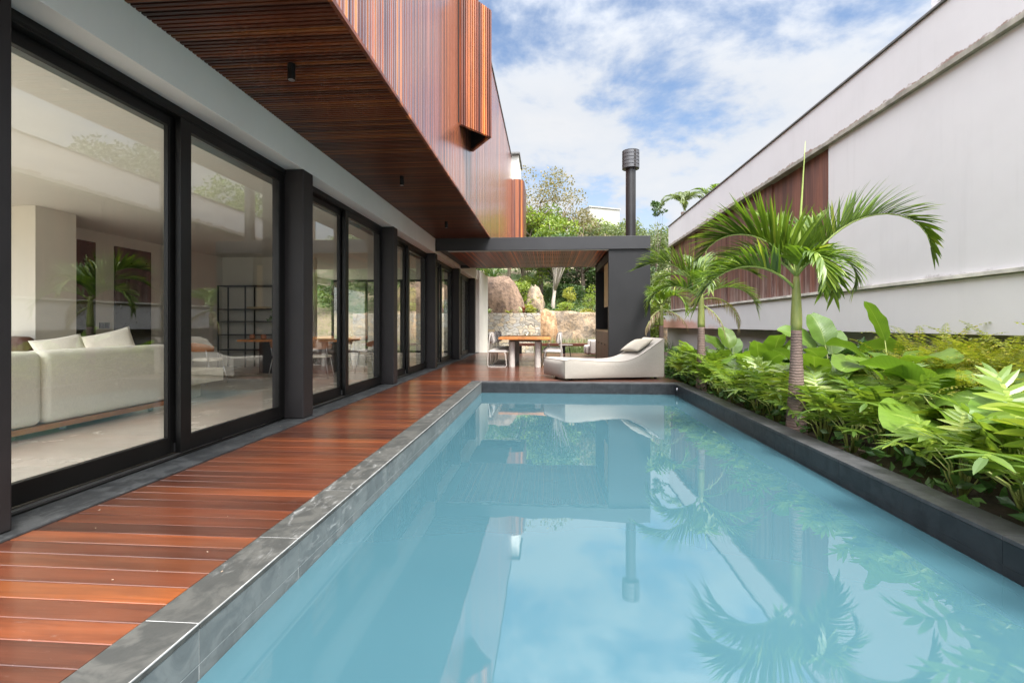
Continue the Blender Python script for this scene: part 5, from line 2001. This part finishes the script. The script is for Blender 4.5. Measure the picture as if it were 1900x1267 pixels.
def tree(label, x_, y_, h, crown_r, mat, seed, n=4200, size=0.17, trunk='bark', base_h=0.35, r0=0.16, z0=None, lean=0.0, clumps=34, sparse=1.0, name='tree', flat=0.8):
    rr = random.Random(seed)
    z_ = hill_z(x_, y_) if z0 is None else z0
    t_ = thing(name, label, 'tree', (x_, y_, z_))
    tk = MB()
    n_ = 8
    pts = []
    for k in range(n_ + 1):
        f_ = k / n_
        pts.append(Vector((lean * f_ + 0.12 * mnoise.noise(Vector((f_ * 3, seed, 0))), 0.12 * mnoise.noise(Vector((f_ * 3, 0, seed))), -0.2 + f_ * (h * 0.72 + 0.2))))
    tk.tube([tuple(p) for p in pts], [r0 * (1 - 0.75 * k / n_) for k in range(n_ + 1)], 9)
    cen = []
    for k in range(clumps):
        while True:
            v = Vector((rr.uniform(-1, 1), rr.uniform(-1, 1), rr.uniform(-1, 1)))
            if v.length <= 1:
                break
        v = v.normalized() * v.length ** 0.45
        zc = h * (base_h + (1 - base_h) * 0.5) + v.z * h * (1 - base_h) * 0.5 * flat
        c_ = Vector((lean * 0.8 + v.x * crown_r, v.y * crown_r, zc))
        cen.append(c_)
    for k, c_ in enumerate(cen):
        if k % 2 == 0:
            st2 = pts[rr.randint(3, n_)]
            mid = st2.lerp(c_, 0.55) + Vector((0, 0, -0.15))
            tk.tube([tuple(st2), tuple(mid), tuple(c_)], [r0 * 0.33, r0 * 0.2, r0 * 0.05], 5)
    tk.obj('trunk', MAT[trunk], t_, smooth=True)
    mb = MB()
    for c_ in cen:
        r_ = crown_r * rr.uniform(0.2, 0.36) * sparse
        leaf_cloud(mb, c_, (r_ * 1.2, r_ * 1.2, r_ * 0.75), int(n / clumps * rr.uniform(0.5, 1.5)), size, rr, 0.6)
    mb.obj('crown', MAT[mat], t_)
    return t_


tree('sparse brown tinged tree top behind the timber house corner', -0.5, 30.0, 8.3, 2.6, 'tree_brown', 1, 6000, 0.14, sparse=0.85, clumps=54, base_h=0.4)
tree('bright green slender tree in front of the brown tinged tree', 0.35, 28.6, 6.2, 1.7, 'tree_bright', 2, 3600, 0.19, 'pale_bark', 0.25, 0.10)
tree('leafy green tree low behind the pergola roof at its left', -1.5, 29.0, 6.2, 1.7, 'tree_bright', 3, 4400, 0.17, base_h=0.05)
tree('tan leaved tree in the middle of the hillside', 2.2, 31.0, 5.4, 2.0, 'tree_brown', 4, 4000, 0.17, sparse=0.95)
tree('olive green tree left of the black flue', 4.2, 33.0, 5.2, 2.0, 'tree_olive', 5, 4400, 0.17)
tree('green tree at the back of the hill behind the timber house corner', -3.0, 37.5, 5.5, 2.8, 'tree_olive', 31, 4200, 0.2, base_h=0.0)
tree('dark tree at the back of the hill behind the brown tinged tree', 0.3, 38.5, 5.0, 2.8, 'tree_dark', 32, 4200, 0.2, base_h=0.0)
tree('bright tree at the back of the hill left of the distant house', 3.2, 39.0, 4.6, 2.4, 'tree_bright', 33, 3800, 0.2, base_h=0.0)
tree('olive tree at the back of the hill seen through the living room', -9.5, 36.0, 6.0, 3.2, 'tree_olive', 34, 4600, 0.2, base_h=0.0)
tree('dense round tree right of the black flue', 6.6, 34.0, 4.3, 2.3, 'tree_olive', 6, 5600, 0.17, base_h=0.1)
tree('dark green tree on the slope under the pergola roof', 1.9, 32.5, 3.6, 2.2, 'tree_dark', 7, 4600, 0.17, base_h=0.0)
tree('dark green tree on the slope behind the barbecue wall', 4.6, 30.2, 3.6, 1.9, 'tree_dark', 8, 4200, 0.17, base_h=0.0)
tree('pale leaning trunk tree above the boulders', 0.25, 27.3, 4.4, 1.2, 'tree_dark', 9, 1200, 0.16, 'pale_bark', 0.72, 0.13, lean=0.25)
tree('leafy tree beside the far end of the neighbouring house', 5.0, 24.5, 5.0, 1.3, 'tree_olive', 10, 3200, 0.15, z0=-0.3, base_h=0.1)
tree('green tree behind the far palm and the barbecue wall', 3.9, 20.5, 3.2, 0.9, 'tree_bright', 11, 2600, 0.13, z0=-0.3, base_h=0.1)
tree('dark tree above the boulder behind the living room glass', -6.0, 28.5, 5.5, 2.6, 'tree_dark', 12, 4200, 0.18, base_h=0.05)
tree('dark tree on the hill seen through the left panes of the living room', -12.0, 26.5, 5.0, 2.4, 'tree_dark', 43, 4600, 0.18, base_h=0.0)
tree('olive tree on the hill seen through the middle of the glass wall', -14.5, 30.5, 5.5, 2.8, 'tree_olive', 44, 4600, 0.2, base_h=0.0)
tree('green tree high on the hill far behind the living room', -11.5, 32.5, 5.0, 2.8, 'tree_dark', 45, 4600, 0.2, base_h=0.0)
tree('dark bushy tree right behind the living room end window', -5.2, 26.4, 4.2, 1.6, 'tree_dark', 41, 4200, 0.16, base_h=0.0)
tree('olive bushy tree behind the left part of the living room end window', -8.6, 26.0, 4.6, 2.0, 'tree_olive', 42, 4600, 0.16, base_h=0.0)
tree('tall tree behind the house at the far left of the garden', -4.0, 31.5, 6.5, 2.4, 'tree_bright', 13, 3600, 0.18, base_h=0.1)
tree('green tree farther up the hill behind the flue', 8.8, 38.0, 3.8, 2.6, 'tree_olive', 14, 4000, 0.19, base_h=0.05)
tree('thin crooked tree with a small tufted crown right of the flue', 6.0, 29.5, 7.6, 0.5, 'tree_dark', 15, 420, 0.15, base_h=0.88, r0=0.05, lean=0.7, clumps=8, z0=0.9)
tree('dark tree standing behind the roof of the neighbouring house', 15.5, 24.0, 12.2, 2.4, 'tree_dark', 16, 4200, 0.26, z0=-0.6, base_h=0.5)
tree('slender tree standing behind the roof of the neighbouring house', 15.5, 31.0, 12.2, 1.9, 'tree_bright', 17, 2800, 0.24, z0=-0.6, base_h=0.5)
tree('broad tree standing behind the far roof of the neighbouring house', 16.0, 37.0, 13.2, 2.6, 'tree_dark', 18, 3800, 0.26, z0=-0.6, base_h=0.5)
tree('yellow leaved sapling in front of the rock face', 1.2, 26.2, 1.6, 0.35, 'yellow_leaf', 19, 500, 0.10, 'stem', 0.5, 0.03, name='sapling')
tree('small bright sapling on the right of the slope', 2.2, 25.8, 1.5, 0.3, 'tree_bright', 20, 420, 0.09, 'bark', 0.3, 0.02, name='sapling')

for k, (x_, y_, z_, r_, m_, lb) in enumerate([
        (-1.45, 26.5, 1.75, 1.15, 'tree_bright', 'bushy bright shrub right of the big boulder'),
        (-1.1, 25.4, 1.5, 0.62, 'yellow_leaf', 'yellow green shrub between the two boulders'),
        (-3.4, 26.8, 2.9, 0.9, 'tree_dark', 'dark shrub on top of the big boulder'),
        (2.1, 25.7, 1.6, 0.34, 'yellow_leaf', 'yellow flowering bush on the terrace'),
        (0.75, 25.6, 1.65, 0.35, 'tree_bright', 'light green bush at the edge of the terrace'),
        (1.3, 28.8, 2.6, 0.9, 'tree_dark', 'dark bush on the slope behind the sapling'),
        (3.0, 28.4, 2.5, 1.0, 'tree_bright', 'bright bush on the right of the slope'),
        (-1.75, 25.9, 2.5, 0.85, 'tree_bright', 'leafy shrub spilling over the right shoulder of the big boulder'),
        (0.9, 24.6, 1.85, 0.4, 'tree_bright', 'small green bush on top of the ochre rock face'),
        (2.7, 24.7, 1.8, 0.42, 'tree_olive', 'olive bush on top of the ochre rock face by the barbecue wall'),
        (-0.1, 24.0, 1.4, 0.3, 'yellow_leaf', 'small lime bush on the orange rock'),
        (-7.5, 24.6, 0.6, 1.0, 'tree_bright', 'bright shrub behind the living room glass'),
        (-5.0, 23.9, 1.3, 0.9, 'tree_dark', 'dark shrub above the stone wall behind the living room glass')]):
    shrub('hillside_shrub', lb, (x_, y_, z_), (r_, r_, r_ * 0.62), 1100 if r_ > 0.5 else 420, 0.13 if r_ > 0.5 else 0.09, m_, 60 + k, group='shrubs on the hillside')


def rosette(name, label, loc, n_, L, w_, mat, e_lo, e_hi, seed, cat='plant'):
    rr = random.Random(seed)
    mb = MB()
    for k in range(n_):
        az = rr.uniform(0, 6.28)
        e = R(rr.uniform(e_lo, e_hi))
        l_ = L * rr.uniform(0.8, 1.1)
        p = Vector((0, 0, 0))
        side = Vector((-math.sin(az), math.cos(az), 0))
        rows_ = []
        for i in range(6):
            f_ = i / 5
            ww = w_ * (0.6, 1, 0.95, 0.75, 0.45, 0.04)[i]
            ee = e - R(75) * f_ ** 1.5
            d_ = Vector((math.cos(az) * math.cos(ee), math.sin(az) * math.cos(ee), math.sin(ee)))
            rows_.append((tuple(p - side * ww), tuple(p + side * ww)))
            p = p + d_ * (l_ / 5)
        mb.add([z for r_ in rows_ for z in r_], [(2 * i, 2 * i + 1, 2 * i + 3, 2 * i + 2) for i in range(5)])
    o_ = mb.obj(name, MAT[mat])
    o_.location = loc
    return tag(o_, label, cat)


rosette('bromeliad', 'bromeliad with dark red heart leaves on top of the stone wall', (-1.18, 23.15, 1.68), 16, 0.42, 0.04, 'red_leaf', 50, 88, 1)
rosette('bromeliad', 'pale striped bromeliad around the red one on the stone wall', (-1.2, 23.2, 1.67), 20, 0.6, 0.035, 'pale_leaf', 20, 60, 2)
rosette('bromeliad', 'pale bromeliad at the left end of the stone wall', (-2.85, 23.2, 1.68), 14, 0.4, 0.04, 'pale_leaf', 25, 70, 3)
rosette('bromeliad', 'low lime rosette on the stone wall below the big boulder', (-1.9, 23.2, 1.67), 18, 0.38, 0.05, 'yellow_leaf', 15, 60, 4)
rosette('cycad', 'dark spiky cycad on top of the big boulder', (-2.9, 25.4, 3.35), 46, 1.15, 0.035, 'tree_dark', 20, 85, 5)
palm('feathery palm rising behind the far roof of the neighbouring house', (7.6, 28.0, 0.0), 7.9, 7.5, 0.14, 0.10, [dict(az=D(a), e0=D(60), bend=D(130), L=1.7, npair=26, ll=0.55, lw_=0.03, up=0.2, droop=0.9) for a in (5, 70, 140, 200, 255, 310)], 0.8, name='background_palm', shaft=False, leafmat='tree_olive')
palm('bright palm rising behind the middle roof of the neighbouring house', (9.3, 28.0, 0.0), 8.0, 7.6, 0.14, 0.10, [dict(az=D(a), e0=D(66), bend=D(95), L=1.7, npair=26, ll=0.5, lw_=0.03, up=0.3, droop=0.7) for a in (20, 85, 150, 190, 260, 320)], 0.8, name='background_palm', shaft=False, leafmat='palm_leaf')

# distant pale building among the trees
db = thing('distant_house', 'pale grey building half hidden by the trees on the hill', 'house', (5.9, 58.0, 5.6), R(25))
MB().box(-2.0, 2.0, -1.5, 1.5, -3.0, 9.0).obj('wall', plain('aged_pale_wall', (0.34, 0.33, 0.31), 0.8), db)
MB().prism([(-2.1, 9.0), (2.1, 9.0), (2.1, 9.12), (-2.1, 9.12)], 'y', -1.6, 1.6).obj('roof', MAT['roof_grey'], db)

# prototypes that are copied above stay out of the scene
for pr_ in (K1, K2, K3, K4, *PH):
    for ch_ in list(pr_.children):
        for g_ in list(ch_.children):
            bpy.data.objects.remove(g_)
        bpy.data.objects.remove(ch_)
    bpy.data.objects.remove(pr_)
